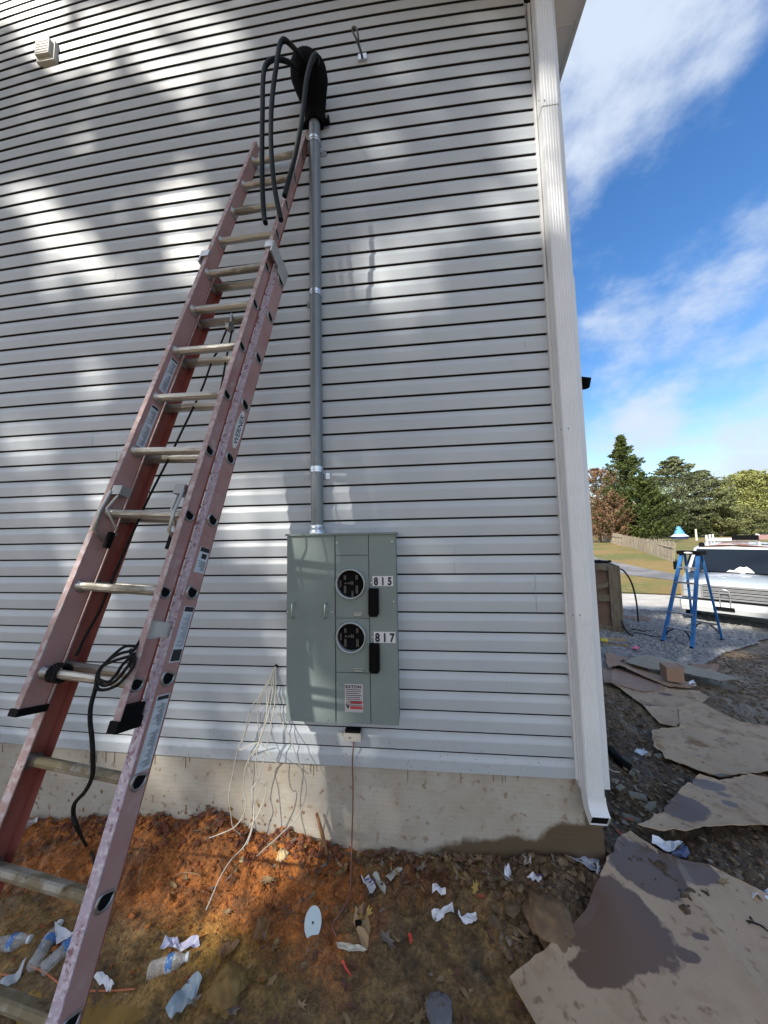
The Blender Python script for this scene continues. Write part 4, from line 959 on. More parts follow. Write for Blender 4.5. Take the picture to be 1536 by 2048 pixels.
scrap('plastic_scrap', [(1263, 1297), (1272, 1291), (1279, 1297), (1272, 1304)], pink_m, 'pink plastic scrap on the gravel', 'plastic scrap', seed=27, curl=.05, dz=.04)
scrap('plastic_scrap', [(682, 1928), (690, 1926), (700, 1945), (704, 1954), (696, 1946)], redp_m, 'bright red plastic sliver lowest in the mud', 'plastic scrap', seed=28, curl=.01)
scrap('plastic_scrap', [(816, 1870), (822, 1868), (825, 1884), (820, 1888)], redp_m, 'small red plastic chip in the middle of the mud', 'plastic scrap', seed=29, curl=.01)
scrap('metal_chip', [(1268, 1504), (1283, 1498), (1300, 1508), (1292, 1512)], mat('bright chip', (.5, .55, .6), .3), 'small pale blue plastic piece among the dark chips by the corner', 'plastic scrap', seed=30, curl=.01)
# knockout disc
cdp = tp(626, 1845, .03); b = MB(); nrm = np.array([.1, -.8, .6]); nrm /= np.linalg.norm(nrm); a1 = np.cross(nrm, (0, 0, 1)); a1 /= np.linalg.norm(a1); a2 = np.cross(a1, nrm)
ring = [cdp + (a1 * math.cos(t) * .040 + a2 * math.sin(t) * .052) for t in np.linspace(0, 6.283, 30, endpoint=False)]
b.prism(ring, nrm * .002); disc = thing('metal_disc', cdp - (0, 0, .03), 'pale blue grey metal disc with a small central hole standing in the mud', 'disc'); b.build('plate', disc_m, disc)
b = MB(); b.prism([cdp + nrm * .0021 + (a1 * math.cos(t) + a2 * math.sin(t)) * .0045 for t in np.linspace(0, 6.283, 12, endpoint=False)], nrm * .001); b.build('centre_hole', seam_m, disc)
c = tp(716, 1848, .012); b = MB(); b.tube([c - (.012, .0, 0), c + (.012, .004, .004)], [.011, .009], 12); b.tube([c + (.012, .004, .004), c + (.018, .006, .006)], .005, 8); tag(recentre(b.build('bottle_cap', black_m)), 'small shiny black cap at the end of the tan cardboard strip', 'cap')


def bottle(px, py, ang, label, L_=.145, dz=.020):
    c = tp(px, py, dz); a = np.array([math.cos(ang), math.sin(ang), .06]); a /= np.linalg.norm(a); root = thing('plastic_bottle', c - (0, 0, dz), label, 'bottle', 'drink bottles in the mud')
    pr = [(-.5, .018), (-.49, .027), (-.42, .031), (-.3, .028), (-.2, .031), (-.1, .028), (0, .031), (.1, .030), (.2, .031), (.3, .027), (.4, .016), (.5, .012)]
    b = MB(); b.tube([c + a * t * L_ for t, _ in pr], [r * .86 for _, r in pr], 16); b.build('bottle_body', bottle_m, root)
    b = MB(); b.tube([c + a * L_ * -.02, c + a * L_ * .16], .0278, 16, caps=False); b.build('bottle_label', blab_m, root)
    b = MB(); b.tube([c + a * L_ * .5, c + a * L_ * .58], .014, 12); b.build('cap', mat('bottle cap', (.6, .62, .65), .4), root)


bottle(22, 1885, .2, 'clear bottle with dark blue label lying at the left edge')
bottle(92, 1890, 1.9, 'crushed clear bottle with pale blue base beside the ladder rail')
bottle(128, 1900, 1.2, 'clear bottle half hidden behind the ladder rail')
bottle(335, 1928, .35, 'muddy bottle with a bright blue label under the lilac wrapper')
bottle(40, 1655, .8, 'clear bottle lying by the foundation behind the left ladder rail', .13)
# puddle
ppx = [(120, 1960), (170, 1925), (240, 1905), (300, 1912), (330, 1935), (300, 1960), (250, 2000), (190, 2030), (120, 2020)]
P = [on_plane(px, py, float(ground_h(*tp(px, py)[:2], False)) + .004) for px, py in ppx]
PX = np.array([tp(px, py)[:2] for px, py in ppx]); cg = PX.mean(0); gx = cg[0] + rng.normal(0, .12, 400); gy = cg[1] + rng.normal(0, .07, 400); zc = float(np.percentile(ground_h(gx, gy), 22)); P = [np.array([cg[0] + (p[0] - cg[0]) * 1.8, cg[1] + (p[1] - cg[1]) * 1.6, zc]) for p in P]; b = MB(); b.add([(p[0], p[1], zc) for p in spline(P + [P[0]], 4)[:-1]], [tuple(range(4 * len(P)))[::1]]); o = b.build('puddle', mat('muddy water', (.30, .18, .04), .12, col2=(.22, .13, .03), vs=8)); tag(o, 'shallow ochre muddy puddle', None, None, 'structure')

# fallen leaves and twigs
leafcols = [mat('leaf tan', (.27, .18, .09), .8, col2=(.17, .11, .05), vs=20), mat('leaf brown', (.12, .062, .035), .8, col2=(.11, .05, .03), vs=20), mat('leaf red', (.33, .09, .045), .7), mat('leaf yellow', (.44, .28, .07), .7), mat('leaf grey', (.17, .14, .115), .85)]


def leaf_shape(p, s, ang, r2, kind=0):
    n = 14; out = []; tx, ty = r2.gauss(0, .35), r2.gauss(0, .35); cv = r2.uniform(.2, .6)
    for i in range(n):
        a = i / n * 6.283; lob = r2.uniform(.75, 1.15) + (.30 * math.cos(7 * a) if kind == 0 else 0); rx = s * lob; ry = s * (.42 if kind == 0 else .30) * lob
        x, y = rx * math.cos(a), ry * math.sin(a); z = cv * y * y / s + tx * x + ty * y
        out.append((p[0] + x * math.cos(ang) - y * math.sin(ang), p[1] + x * math.sin(ang) + y * math.cos(ang), p[2] + abs(z) * .6))
    return [(p[0], p[1], p[2])] + out


def leaf_into(mb, p, s, ang, r2, kind):
    V = leaf_shape(p, s, ang, r2, kind); n = len(V) - 1; mb.add(V, [(0, 1 + i, 1 + (i + 1) % n) for i in range(n)])


r2 = random.Random(5); mbs = [MB() for _ in leafcols]
for k in range(620):
    if k < 430: x = r2.uniform(-3.9, .15); y = -abs(r2.gauss(0, .075)) - .006
    else: x = r2.uniform(-2.4, .3); y = -r2.random() ** 1.3 * .75
    if x < -1.9 and r2.random() < .55: continue
    ci = r2.choice([0, 1, 1, 1, 4, 1, 0]); z = float(ground_h(x, y)) + r2.uniform(.002, .018)
    leaf_into(mbs[ci], (x, y, z), r2.uniform(.012, .034), r2.random() * 6.3, r2, r2.choice([0, 1]))
# join the litter into ONE stuff object
me_all = MB(); midx = []
for i, m_ in enumerate(mbs): me_all.add(m_.v, m_.f); midx += [i] * len(m_.f)
o = me_all.build('leaf_litter', leafcols); o.data.polygons.foreach_set('material_index', midx); tag(o, 'brown leaf litter drifted along the foot of the foundation', 'leaf litter', None, 'stuff')
LS = [(675, 1745, 'curled tan oak leaf left of the copper wire', 0, .045, .3), (535, 1760, 'long pale tan leaf lying on the orange clay', 0, .045, 0), (1095, 1870, 'x', 0, 0, 0), (1445, 1765, 'small tan oak leaf on the large cardboard', 0, .032, .2), (730, 1830, 'yellow tan leaf beside the black cap', 3, .04, .6), (775, 1880, 'long grey green leaf stretched over the mud', 4, .05, -.6),
      (962, 1792, 'bright red leaf in the middle of the litter', 2, .03, .2), (950, 1775, 'yellow leaf right of the white rectangular tag', 3, .035, 1.2), (1000, 1793, 'rust brown curled leaf below the tall paper tag', 1, .03, .4), (450, 2008, 'pale lobed oak leaf beside the yellow mud lump', 0, .035, .5), (600, 2012, 'tan lobed leaf flat at the bottom of the mud', 0, .03, .1), (780, 2035, 'tiny tan leaf at the lower edge', 0, .02, .9),
      (1258, 1640, 'orange leaf on the dark chips by the corner', 2, .035, .2), (1243, 1668, 'larger rust leaf below the downspout side', 2, .04, 1.9), (880, 1958, 'small tan leaf chip on bare mud', 0, .02, .3)]
for px, py, l, ci, s, a in LS:
    if s == 0: continue
    dz = .03 if px > 1300 else .008; b = MB(); leaf_into(b, tp(px, py, dz), s, a, r2, 0); o = b.build('fallen_leaf', leafcols[ci]); recentre(o); tag(o, l, 'leaf', 'single fallen leaves')
TW = [([(352, 1750), (372, 1745), (395, 1748), (402, 1752)], 'forked dry twig on the orange clay'), ([(270, 1770), (282, 1745), (285, 1722)], 'thin crooked twig right of the ladder rail'), ([(46, 1855), (62, 1838), (76, 1826)], 'short straw on the clay near the left bottle'), ([(60, 1932), (90, 1945), (110, 1960), (128, 1975)], 'orange stripped wire curving left of the ladder rail'), ([(180, 1982), (225, 1981), (270, 1978)], 'orange wire lying right of the ladder rail'), ([(0, 1948), (14, 1950), (24, 1952)], 'short red wire end at the left edge'),
      ([(205, 1800), (240, 1822), (300, 1790)], 'x'), ([(1210, 1530), (1225, 1542), (1240, 1544)], 'pale splinter beside the corner post'), ([(1290, 1620), (1320, 1632), (1335, 1640)], 'white splinter near the wet cardboard'), ([(1495, 1842), (1520, 1850), (1536, 1862)], 'thin black wire curl on the large cardboard')]
for pts, l in TW:
    if l == 'x': continue
    wire = 'wire' in l; b = MB(); b.tube(spline([tp(px, py, .03 if px > 1400 else .01) for px, py in pts], 4), .003 if not wire else .0035, 6)
    m = twig_m if not wire else (mat('orange wire', (.42, .13, .05), .5) if 'black' not in l else rubber_m)
    if 'splinter' in l: m = mat('pale splinter', (.55, .50, .42), .8)
    tag(recentre(b.build('wire_offcut' if wire else 'twig', m)), l, 'wire' if wire else 'twig')
# stones and lumps
def lump(px, py, s, m, label, name='mud_lump', flat=.7, seed=1, cat='lump'):
    r3 = random.Random(seed); c = tp(px, py); bm = bmesh.new(); bmesh.ops.create_icosphere(bm, subdivisions=4, radius=1)
    for v in bm.verts:
        k = .45 + .75 * float(fbm(np.array([v.co.x * 1.0 + seed]), np.array([v.co.y + v.co.z * 1.3]), 1.7, seed, 4)[0]) + .45 * float(fbm(np.array([v.co.x + seed * 2 + v.co.z]), np.array([v.co.y - v.co.z]), 4.5, seed + 3, 3)[0]); v.co = Vector((v.co.x * s * k, v.co.y * s * k, v.co.z * s * k * flat))
    me = bpy.data.meshes.new(name); bm.to_mesh(me); bm.free(); me.materials.append(m)
    for p in me.polygons: p.use_smooth = True
    o = bpy.data.objects.new(name, me); COL.objects.link(o); o.location = (c[0], c[1], c[2] + s * flat * .3); return tag(o, label, cat)
sand_m = mat('yellow mud', (.24, .15, .045), .8, col2=(.17, .10, .03), vs=14, bump=.6, bs=30)
lump(455, 1985, .06, sand_m, 'rounded yellow mud lump at the bottom left', seed=2)
lump(1100, 1845, .10, mat('tan clay lump', (.20, .125, .065), .85, col2=(.13, .08, .045), vs=12, bump=.7, bs=25), 'large crumbly tan clay lump against the cardboard corner', seed=5, flat=.45)
lump(880, 2025, .05, mat('grey slurry', (.14, .14, .15), .5), 'grey concrete splat flat on the mud', seed=8, flat=.12)
lump(565, 1712, .03, mat('pale lump', (.5, .38, .2), .9), 'pale yellow stone on top of the clay mound', 'stone', seed=9, cat='stone')
lump(485, 1720, .016, mat('pale lump', (.5, .38, .2), .9), 'small pale stone on the clay beside a white cable', 'stone', seed=10, cat='stone')
chipm = mat('grey green chips', (.17, .17, .13), .85, col2=(.11, .11, .09), vs=10, bump=.5, bs=30)
for k, (px, py, s, l) in enumerate([(1300, 1614, .045, 'flat grey concrete chip nearest the wet cardboard'), (1263, 1638, .05, 'long grey chip beside the downspout mouth'), (1265, 1545, .04, 'blocky grey chip below the dark pipe'), (1275, 1592, .05, 'grey chip above the orange leaf'), (1345, 1607, .03, 'pinkish stone chip against the wet cardboard edge'), (1320, 1512, .045, 'long thin grey chip pointing right'), (1240, 1575, .035, 'rough grey chip close to the foundation')]):
    c = tp(px, py, .012); b = MB(); a = random.Random(k).random() * 1.5 - .7; ux = np.array([math.cos(a), math.sin(a), .05]); uy = np.array([-math.sin(a), math.cos(a), .1]); b.box(c, ux * s, uy * s * .42, np.array([0, 0, 1]) * s * .22)
    o = b.build('rubble_chip', chipm); bv = o.modifiers.new('worn', 'BEVEL'); bv.width = .004; recentre(o); tag(o, l, 'rubble', 'rubble chips by the corner')
b = MB(); b.tube(spline([tp(1222, 1500, .03), tp(1240, 1522, .03), tp(1262, 1538, .02)], 4), .035, 10); tag(recentre(b.build('drain_pipe', black_m)), 'short black pipe end sticking out of the soil behind the corner', 'pipe')

# ================================================================== CARDBOARD
CB = (.42, .305, .20); CBW = (.12, .072, .045)


def sheet(pts, label, spots, dz=.012, curl=(), seed=0, base=CB, m=None, th=.005, wave=.02):
    da = {3: .95, 4: .8, 2: .7}.get(seed, .3)
    P = [tp(px, py, dz, False) for px, py in pts]; rq = random.Random(seed + 50); Q_ = []
    for i_ in range(len(P)):
        a_, b_ = P[i_], P[(i_ + 1) % len(P)]; n_ = max(1, min(24, int(np.linalg.norm(b_ - a_) / .035))); e2 = np.array([-(b_ - a_)[1], (b_ - a_)[0], 0]) / (np.linalg.norm(b_ - a_) + 1e-9)
        for j_ in range(n_): Q_.append(a_ + (b_ - a_) * j_ / n_ + e2 * (rq.gauss(0, .0022) if j_ else 0) + e2 * (rq.uniform(-.012, .004) if j_ and rq.random() < .12 else 0))
    P = Q_; POLYS.append([(p[0], p[1]) for p in P]); bm = bmesh.new(); vs = [bm.verts.new(tuple(p)) for p in P]; bm.faces.new(vs)
    bmesh.ops.triangulate(bm, faces=bm.faces[:])
    for _ in range(5):
        es = [e_ for e_ in bm.edges if e_.calc_length() > .05]
        if es and len(bm.verts) < 30000: bmesh.ops.subdivide_edges(bm, edges=es, cuts=1, use_grid_fill=True); bmesh.ops.triangulate(bm, faces=[f for f in bm.faces if len(f.verts) > 3])
    C = [(tp(cx, cy, dz, False), rr, hh) for cx, cy, rr, hh in curl]
    for v in bm.verts:
        g = float(ground_h(v.co.x, v.co.y, False)) + dz + wave * float(fbm(np.array([v.co.x]), np.array([v.co.y]), 2.2, 40 + seed, 2)[0]) + .014
        for c, rr, hh in C:
            d = math.hypot(v.co.x - c[0], v.co.y - c[1]); g += hh * max(0, 1 - d / rr) ** 1.5
        for q_, (ax_, of_) in enumerate(((.7 + seed, .13), (2.3 + seed * .7, -.22), (.7 + seed, .62))):
            t_ = (v.co.x - P[0][0]) * math.cos(ax_) + (v.co.y - P[0][1]) * math.sin(ax_) - of_; g += .012 * max(0, 1 - abs(t_) / .05)
        if v.is_boundary: g += .008 * random.Random(int(v.co.x * 977) + int(v.co.y * 613)).random()
        v.co.z = g
    bmesh.ops.recalc_face_normals(bm, faces=bm.faces[:])
    if sum(f.normal.z for f in bm.faces) < 0: bmesh.ops.reverse_faces(bm, faces=bm.faces[:])
    bmesh.ops.solidify(bm, geom=bm.faces[:], thickness=th)
    me = bpy.data.meshes.new('cardboard_sheet'); bm.to_mesh(me); bm.free()
    S = [(tp(x, y, dz, False), (rx, ry, .3), s) for x, y, rx, ry, s in spots]
    me.materials.append(m or mat_spots('cardboard %d' % seed, base, S, CBW, .85, .34, noise=.55, nsc=8, bump=.12, col2=tuple(c * .88 for c in base), dirt=(.20, .12, .07), dirtamt=da, soft=.06))
    o = bpy.data.objects.new('cardboard_sheet', me); COL.objects.link(o); recentre(o); return tag(o, label, 'cardboard', 'cardboard sheets laid as a path')


sheet([(1240, 1682), (1262, 1672), (1330, 1720), (1420, 1740), (1536, 1800), (1700, 1900), (1700, 2200), (1150, 2200), (1020, 1971), (1172, 1835), (1200, 1770)], 'largest cardboard sheet in the foreground, half soaked dark beside the downspout',
      [(1215, 1850, .26, .20, 1.1), (1290, 1740, .22, .16, 1.1), (1370, 1745, .18, .10, 1.0), (1200, 1950, .13, .07, .9), (1375, 1925, .06, .03, .75), (1400, 1885, .05, .02, .6)], .015, seed=1, wave=.03)
sheet([(1278, 1675), (1300, 1655), (1372, 1582), (1400, 1560), (1440, 1570), (1500, 1556), (1700, 1600), (1700, 1680), (1536, 1664), (1420, 1665), (1330, 1676)], 'folded cardboard sheet with a wet left half, second nearest',
      [(1360, 1625, .17, .12, 1.1), (1420, 1580, .14, .07, .8), (1460, 1620, .06, .04, .8), (1450, 1600, .08, .04, .5)], .045, [(1280, 1675, .25, .03)], seed=2, wave=.05)
sheet([(1304, 1466), (1360, 1460), (1358, 1420), (1400, 1408), (1440, 1430), (1480, 1450), (1700, 1480), (1700, 1600), (1536, 1550), (1440, 1560), (1330, 1522), (1325, 1510), (1308, 1500)], 'long tan cardboard sheet with orange mud prints reaching the right edge',
      [(1450, 1560, .10, .05, .7), (1375, 1490, .04, .02, .5), (1445, 1482, .06, .02, .6), (1395, 1517, .05, .02, .6)], .02, seed=3, base=(.42, .31, .20))
sheet([(1208, 1365), (1262, 1378), (1300, 1388), (1350, 1378), (1400, 1388), (1420, 1400), (1405, 1408), (1420, 1424), (1370, 1440), (1352, 1458), (1320, 1450), (1300, 1430), (1280, 1410), (1240, 1380)], 'ragged cardboard sheet stained with mud in the middle of the row',
      [(1330, 1392, .12, .06, .5), (1300, 1415, .12, .05, .6)], .018, [(1420, 1400, .2, .02)], seed=4)
sheet([(1205, 1340), (1260, 1345), (1345, 1372), (1352, 1380), (1290, 1388), (1208, 1368)], 'flat pinkish cardboard sheet beneath the curled one by the corner post', [(1250, 1360, .05, .02, .3)], .025, seed=5, base=(.33, .22, .16))
sheet([(1213, 1335), (1230, 1328), (1262, 1330), (1330, 1358), (1393, 1372), (1380, 1380), (1340, 1378), (1290, 1358), (1240, 1340), (1218, 1342)], 'curled cardboard strip with a raised edge behind the corner post', [(1290, 1350, .05, .02, .3)], .05, [(1225, 1335, .5, .06)], seed=6, base=(.35, .23, .15))
sheet([(1212, 1310), (1240, 1316), (1262, 1320), (1230, 1330), (1213, 1332)], 'small upright cardboard flap nearest the gravel', [(1290, 1350, .05, .02, .1)], .04, [(1212, 1315, .4, .05)], seed=7, base=(.35, .22, .15))
sheet([(1248, 1325), (1300, 1320), (1350, 1328), (1420, 1345), (1482, 1362), (1440, 1366), (1370, 1350), (1300, 1342), (1270, 1336)], 'grey green painted board lying across the top of the cardboard', [(1290, 1350, .05, .02, .1)], .10, [(1300, 1325, .6, .06)], seed=8, base=(.32, .28, .21))
sheet([(1380, 1330), (1440, 1332), (1436, 1345), (1395, 1342)], 'reddish cardboard piece at the edge of the gravel', [(1290, 1350, .05, .02, .1)], .03, seed=9, base=(.30, .18, .12))
rocks('gravel_stones', 30000, in_patch(gr_e0, gr_e1), .012, .042, rock_m, 'loose grey gravel stones spread under the stepladder and van', 3)
rocks('clay_clods', 700, lambda r, n: (r.normal(-2.35, .5, n), -.02 - np.abs(r.normal(0, .16, n))), .003, .014, clod_m, 'crumbled red clay clods along the foundation', 4, .8)
rocks('clay_crumbs', 3600, lambda r, n: (r.uniform(-3.6, -1.4, n), -.0 - r.random(n) ** 1.5 * .6), .002, .007, clod_m, 'fine red clay crumbs on the mound', 14, .8)
rocks('earth_clods', 7500, lambda r, n: (r.uniform(.12, 2.0, n), r.uniform(-.35, 2.4, n)), .004, .020, clodb_m, 'brown earth clods and chips beside the house corner', 5, .6)
rocks('mud_crumbs', 3200, lambda r, n: (r.uniform(-2.3, .5, n), -r.random(n) * 1.1), .0015, .006, clodb_m, 'small brown mud crumbs in front of the wall', 6, .7)
rocks('yard_clods', 9000, lambda r, n: (r.uniform(1.6, 6.5, n), r.uniform(.8, 4.6, n)), .005, .026, clodb_m, 'brown clods and pebbles over the bare yard beyond the cardboard', 51, .5)
rocks('wood_chips', 900, lambda r, n: (r.uniform(.12, 1.6, n), r.uniform(-.3, 2.2, n)), .006, .024, mat('pale chips', (.26, .22, .16), .85, col2=(.15, .13, .10), vs=5), 'pale wood and stone chips scattered on the dark soil by the corner', 27, .25)
rocks('foundation_clods', 420, lambda r, n: (r.uniform(-3.2, -1.35, n), -.015 - np.abs(r.normal(0, .055, n))), .006, .026, mat('dark red clods', (.17, .055, .022), .95, col2=(.10, .035, .018), vs=14, bump=.6), 'larger dark red clods heaped against the foundation', 41, .8)
rocks('earth_lumps', 460, lambda r, n: (r.uniform(-.55, .2, n), r.uniform(-.42, -.02, n)), .008, .030, clodb_m, 'lumpy brown mud clods in front of the wet foundation corner', 7, .6)
c = tp(1355, 1364, .10, False); bx = thing('cardboard_box', c - (0, 0, .02), 'small brown cardboard box standing on the curled sheets', 'cardboard box')
b = MB(); b.box(c + (0, .08, .085), np.array([.085, -.02, 0]), np.array([.02, .085, 0]), np.array([.0, 0, .085])); bo = b.build('box_body', mat('box card', (.33, .21, .14), .85, bump=.1), bx)
b = MB(); b.box(c + (.085, .06, .165), np.array([.012, -.002, .01]), np.array([.02, .085, 0]), np.array([.0, 0, .002])); b.build('flap', MATS['box card'], bx)

# ================================================================== YARD THINGS
# crate
c = tp(1204, 1262, 0, False)[:2]; CS = 1.45; zg = float(ground_h(*c, False)); cr = thing('wooden_crate', (c[0], c[1], zg), 'tall weathered wooden crate with a diagonal brace standing just behind the house corner', 'crate')
def crp(a, d, h): a, d, h = a * CS, d * CS, h * CS; return np.array([c[0] + .9 * a * .82 + d * .35, c[1] - .45 * a * .82 + d * .93, zg + h])
def cbox(mb, a0, a1, d0, d1, h0, h1): return mb.hexa([crp(a, d, h) for h in (h0, h1) for a, d in ((a0, d0), (a1, d0), (a1, d1), (a0, d1))])
CH = 1.02
b = MB(); cbox(b, -.9, .30, .02, .9, .03, CH - .02); b.build('plywood_panel', cratep_m, cr)
for a0 in (.16, -.5): b = MB(); cbox(b, a0, a0 + .15, -.03, .018, 0, CH); b.build('upright', cratew_m, cr)
b = MB(); cbox(b, .30, .34, -.03, .9, 0, CH); b.build('upright', cratew_m, cr)
for h in (.03, .47, CH - .07): b = MB(); cbox(b, -.34, .155, -.025, .017, h, h + .07 + (.03 if h > .4 else 0)); b.build('rail', cratew_m, cr)
b = MB(); b.hexa([crp(-.34, -.024, .55), crp(-.34, -.024, .62), crp(-.34, .016, .62), crp(-.34, .016, .55), crp(.15, -.024, .70), crp(.15, -.024, .77), crp(.15, .016, .77), crp(.15, .016, .70)]); b.build('brace', cratew_m, cr)
b = MB(); r2 = random.Random(9)
for k in range(9):
    cx = crp(-.1 + .3 * r2.random(), .1 + .5 * r2.random(), CH + .02 + .04 * r2.random()); b.tube(spline([cx + np.array([.15 * math.cos(t), .12 * math.sin(t), .02 * r2.random()]) for t in np.linspace(0, 5.5, 8)], 3), .012, 6)
tag(recentre(b.build('black_tubing', rubber_m)), 'tangle of black tubing lying on top of the wooden crate', 'tubing')
def hose(pts, l, r=.018):
    b = MB(); b.tube(spline(pts, 6), r, 8); tag(recentre(b.build('hose', mat('black hose', (.02, .024, .028), .5))), l, 'hose')
hose([crp(.34, .2, .95), crp(.46, .3, .93), crp(.62, .5, .72), crp(.70, .6, .40), crp(.73, .7, .05)], 'black hose arching from the crate top to the pale gravel')
hose([crp(.30, -.05, .20), crp(.36, -.12, .06), tp(1262, 1258, .04), tp(1285, 1262, .04), tp(1308, 1262, .04)], 'short upper black hose running from the crate foot over the gravel')
hose([crp(.30, -.06, .12), crp(.40, -.2, .04), tp(1270, 1265, .04), tp(1300, 1272, .04), tp(1326, 1275, .04), tp(1345, 1276, .04)], 'lower black hose ending behind the blue stepladder')
c = tp(1222, 1290, .03); pl = thing('wood_offcuts', c - (0, 0, .03), 'two stacked wood planks lying on gravel beside the corner post', 'planks')
for k in range(2): b = MB(); b.box(c + (-.05, .02 * k, .012 + .09 * k), np.array([.30, -.08 + .05 * k, 0]), np.array([.015, .045, 0]), np.array([0, 0, .016])); b.build('plank', pallet_m, pl)
c = tp(1208, 1280, .15); b = MB(); b.box(c, np.array([.06, -.02, 0]), np.array([.02, .05, 0]), np.array([0, 0, .03])); o = b.build('yellow_bag', yel_m); bv = o.modifiers.new('soft', 'BEVEL'); bv.width = .03; bv.segments = 3; tag(recentre(o), 'yellow packet lying on the wood planks', 'packet')
c = tp(1204, 1255, .05); b = MB(); b.tube([c - (0, 0, .03), c + (0, 0, .04), c + (0, 0, .09)], [.05, .06, .02], 10); tag(recentre(b.build('white_bag', paper_m)), 'small white bundle at the foot of the wooden crate', 'bag')
r2 = random.Random(31)
b = MB(); q = [tp(1240, 1230, .035), tp(1262, 1233, .035), tp(1305, 1235, .035), tp(1300, 1241, .035), tp(1262, 1240, .035)]; b.prism(q, (0, 0, .01)); tag(recentre(b.build('bark_strip', cratep_m)), 'dark flat strip of bark on the gravel behind the stepladder', 'bark')

# stepladder
def zt(p): return float(ground_h(p[0], p[1], False)) + .03
FLp, FRp = np.array([4.02, 5.00]), np.array([4.23, 4.60]); RRp = np.array([5.34, 5.28]); RLp = RRp + (FLp - FRp)
FL3, FR3, RR3, RL3 = [np.array([*p, zt(p)]) for p in (FLp, FRp, RRp, RLp)]
ctr = (FL3 + FR3 + RR3 + RL3) / 4; st = thing('stepladder', (ctr[0], ctr[1], ctr[2]), 'blue fibreglass stepladder with a black top standing open on the gravel', 'stepladder')
la = (FR3 - FL3); la[2] = 0; wl_ = np.linalg.norm(la); la /= wl_; fo = RR3 - FR3; fo[2] = 0; fo /= np.linalg.norm(fo)
_d = float((ctr - CAM) @ CF); topc = CAM + (CF + CR * (1383 - 768) / FPX - CU * (1113 - 1024) / FPX) * _d; topc[2] = ctr[2] + 1.78
def strut(mb, p0, p1, w1, w2, ax): # box bar between points; ax = width axis
    d = p1 - p0; L_ = np.linalg.norm(d); d = d / L_; a = ax - d * (ax @ d); a /= np.linalg.norm(a); c_ = np.cross(d, a)
    mb.box((p0 + p1) / 2, d * L_ / 2, a * w1 / 2, c_ * w2 / 2)
tops = {}
for nm, foot, sa, sf in (('f', FL3, -1, -.06), ('f', FR3, 1, -.06), ('r', RL3, -1, .07), ('r', RR3, 1, .07)):
    tpp = topc + la * sa * .13 + fo * sf; b = MB(); strut(b, foot, tpp, .055 if nm == 'f' else .035, .04 if nm == 'f' else .025, la); b.build('front_rail' if nm == 'f' else 'rear_rail', blue_m, st); tops[nm, sa] = (foot, tpp)
    b = MB(); strut(b, foot - (0, 0, .015), foot + (0, 0, .03), .035, .09, la); b.build('foot', black_m, st)
b = MB(); b.box(topc + (0, 0, .01), la * .19, fo * .13, np.array([0, 0, .035])); tc_ = b.build('top_cap', black_m, st)
b = MB(); cc = topc - fo * .131 + (0, 0, .012); b.prism([cc + la * .07 * math.cos(t) + np.array([0, 0, 1]) * .018 * math.sin(t) for t in np.linspace(0, 6.283, 20, endpoint=False)], -fo * .002); b.build('cap_badge', plate_m, tc_)
for k in range(1, 6):
    t = k * .1667; p0 = tops['f', -1][0] * (1 - t) + tops['f', -1][1] * t; p1 = tops['f', 1][0] * (1 - t) + tops['f', 1][1] * t
    b = MB(); b.box((p0 + p1) / 2, (p1 - p0) / 2, fo * .04, np.array([0, 0, .012])); b.build('step', stepalu_m, st)
for t in (.18, .80):
    p0 = tops['r', -1][0] * (1 - t) + tops['r', -1][1] * t; p1 = tops['r', 1][0] * (1 - t) + tops['r', 1][1] * t; b = MB(); strut(b, p0, p1, .03, .015, np.array([0, 0, 1.])); b.build('rear_brace', stepalu_m, st)
for sd in ('f', 'r'):
    for sa in (-1, 1):
        f0, t0 = tops[sd, sa]; p0 = f0 * .95 + t0 * .05; q0 = tops[sd, -sa][0]; p1 = (f0 * .84 + t0 * .16) + (q0 - f0) * .30; md = (p0 + p1) / 2 + (q0 - f0) * .0 + np.array([0, 0, .04]); b = MB(); b.tube(spline([p0, md, p1], 3), .012, 6); b.build('knee_brace', seam_m, st)
for sa in (-1, 1):
    f0, t0 = tops['f', sa]; g0, u0 = tops['r', sa]; b = MB(); strut(b, f0 * .35 + t0 * .65, g0 * .35 + u0 * .65, .02, .006, np.array([0, 0, 1.])); b.build('spreader', stepalu_m, st)

# van
vc_ = CAM + (CF + CR * (1477 - 768) / FPX - CU * (1258 - 1024) / FPX) * 7.5; vg = float(ground_h(vc_[0], vc_[1], False)) - .02
toC = CAM[:2] - vc_[:2]; toC /= np.linalg.norm(toC); ang = math.atan2(toC[1], toC[0]) + R(-1.5); fwd = np.array([math.cos(ang), math.sin(ang), 0]); rgt = np.array([-math.sin(ang), math.cos(ang), 0]); up = np.array([0, 0, 1.])
V0 = np.array([vc_[0], vc_[1], vg])
van = thing('van', V0 - fwd * 2.5, 'old white cargo van with a rusty roof and roof rack parked facing the camera', 'van')
def VP(x, y, z): return V0 + rgt * x - fwd * y + up * z   # x: to the van's side, y: back from nose, z up
def vloft(rows, m, name, caps=True, parent=van, smooth=True):  # rows of (y, [(x,z)...])
    b = MB(); b.loft([[VP(x, y, z) for x, z in pr] for y, pr in rows], caps, smooth); return b.build(name, m, parent)
def sect(hw, zb, zt_, top_hw, sh):  # section outline: half width, bottom, top, top half width, shoulder height
    r_ = [(-hw, zb), (-hw - .0, sh - .25), (-hw + .02, sh), (-top_hw, zt_ - .08), (-top_hw + .12, zt_), (0, zt_ + .02)]
    return r_ + [(-x, z) for x, z in r_[:-1][::-1]]
H = 1.96
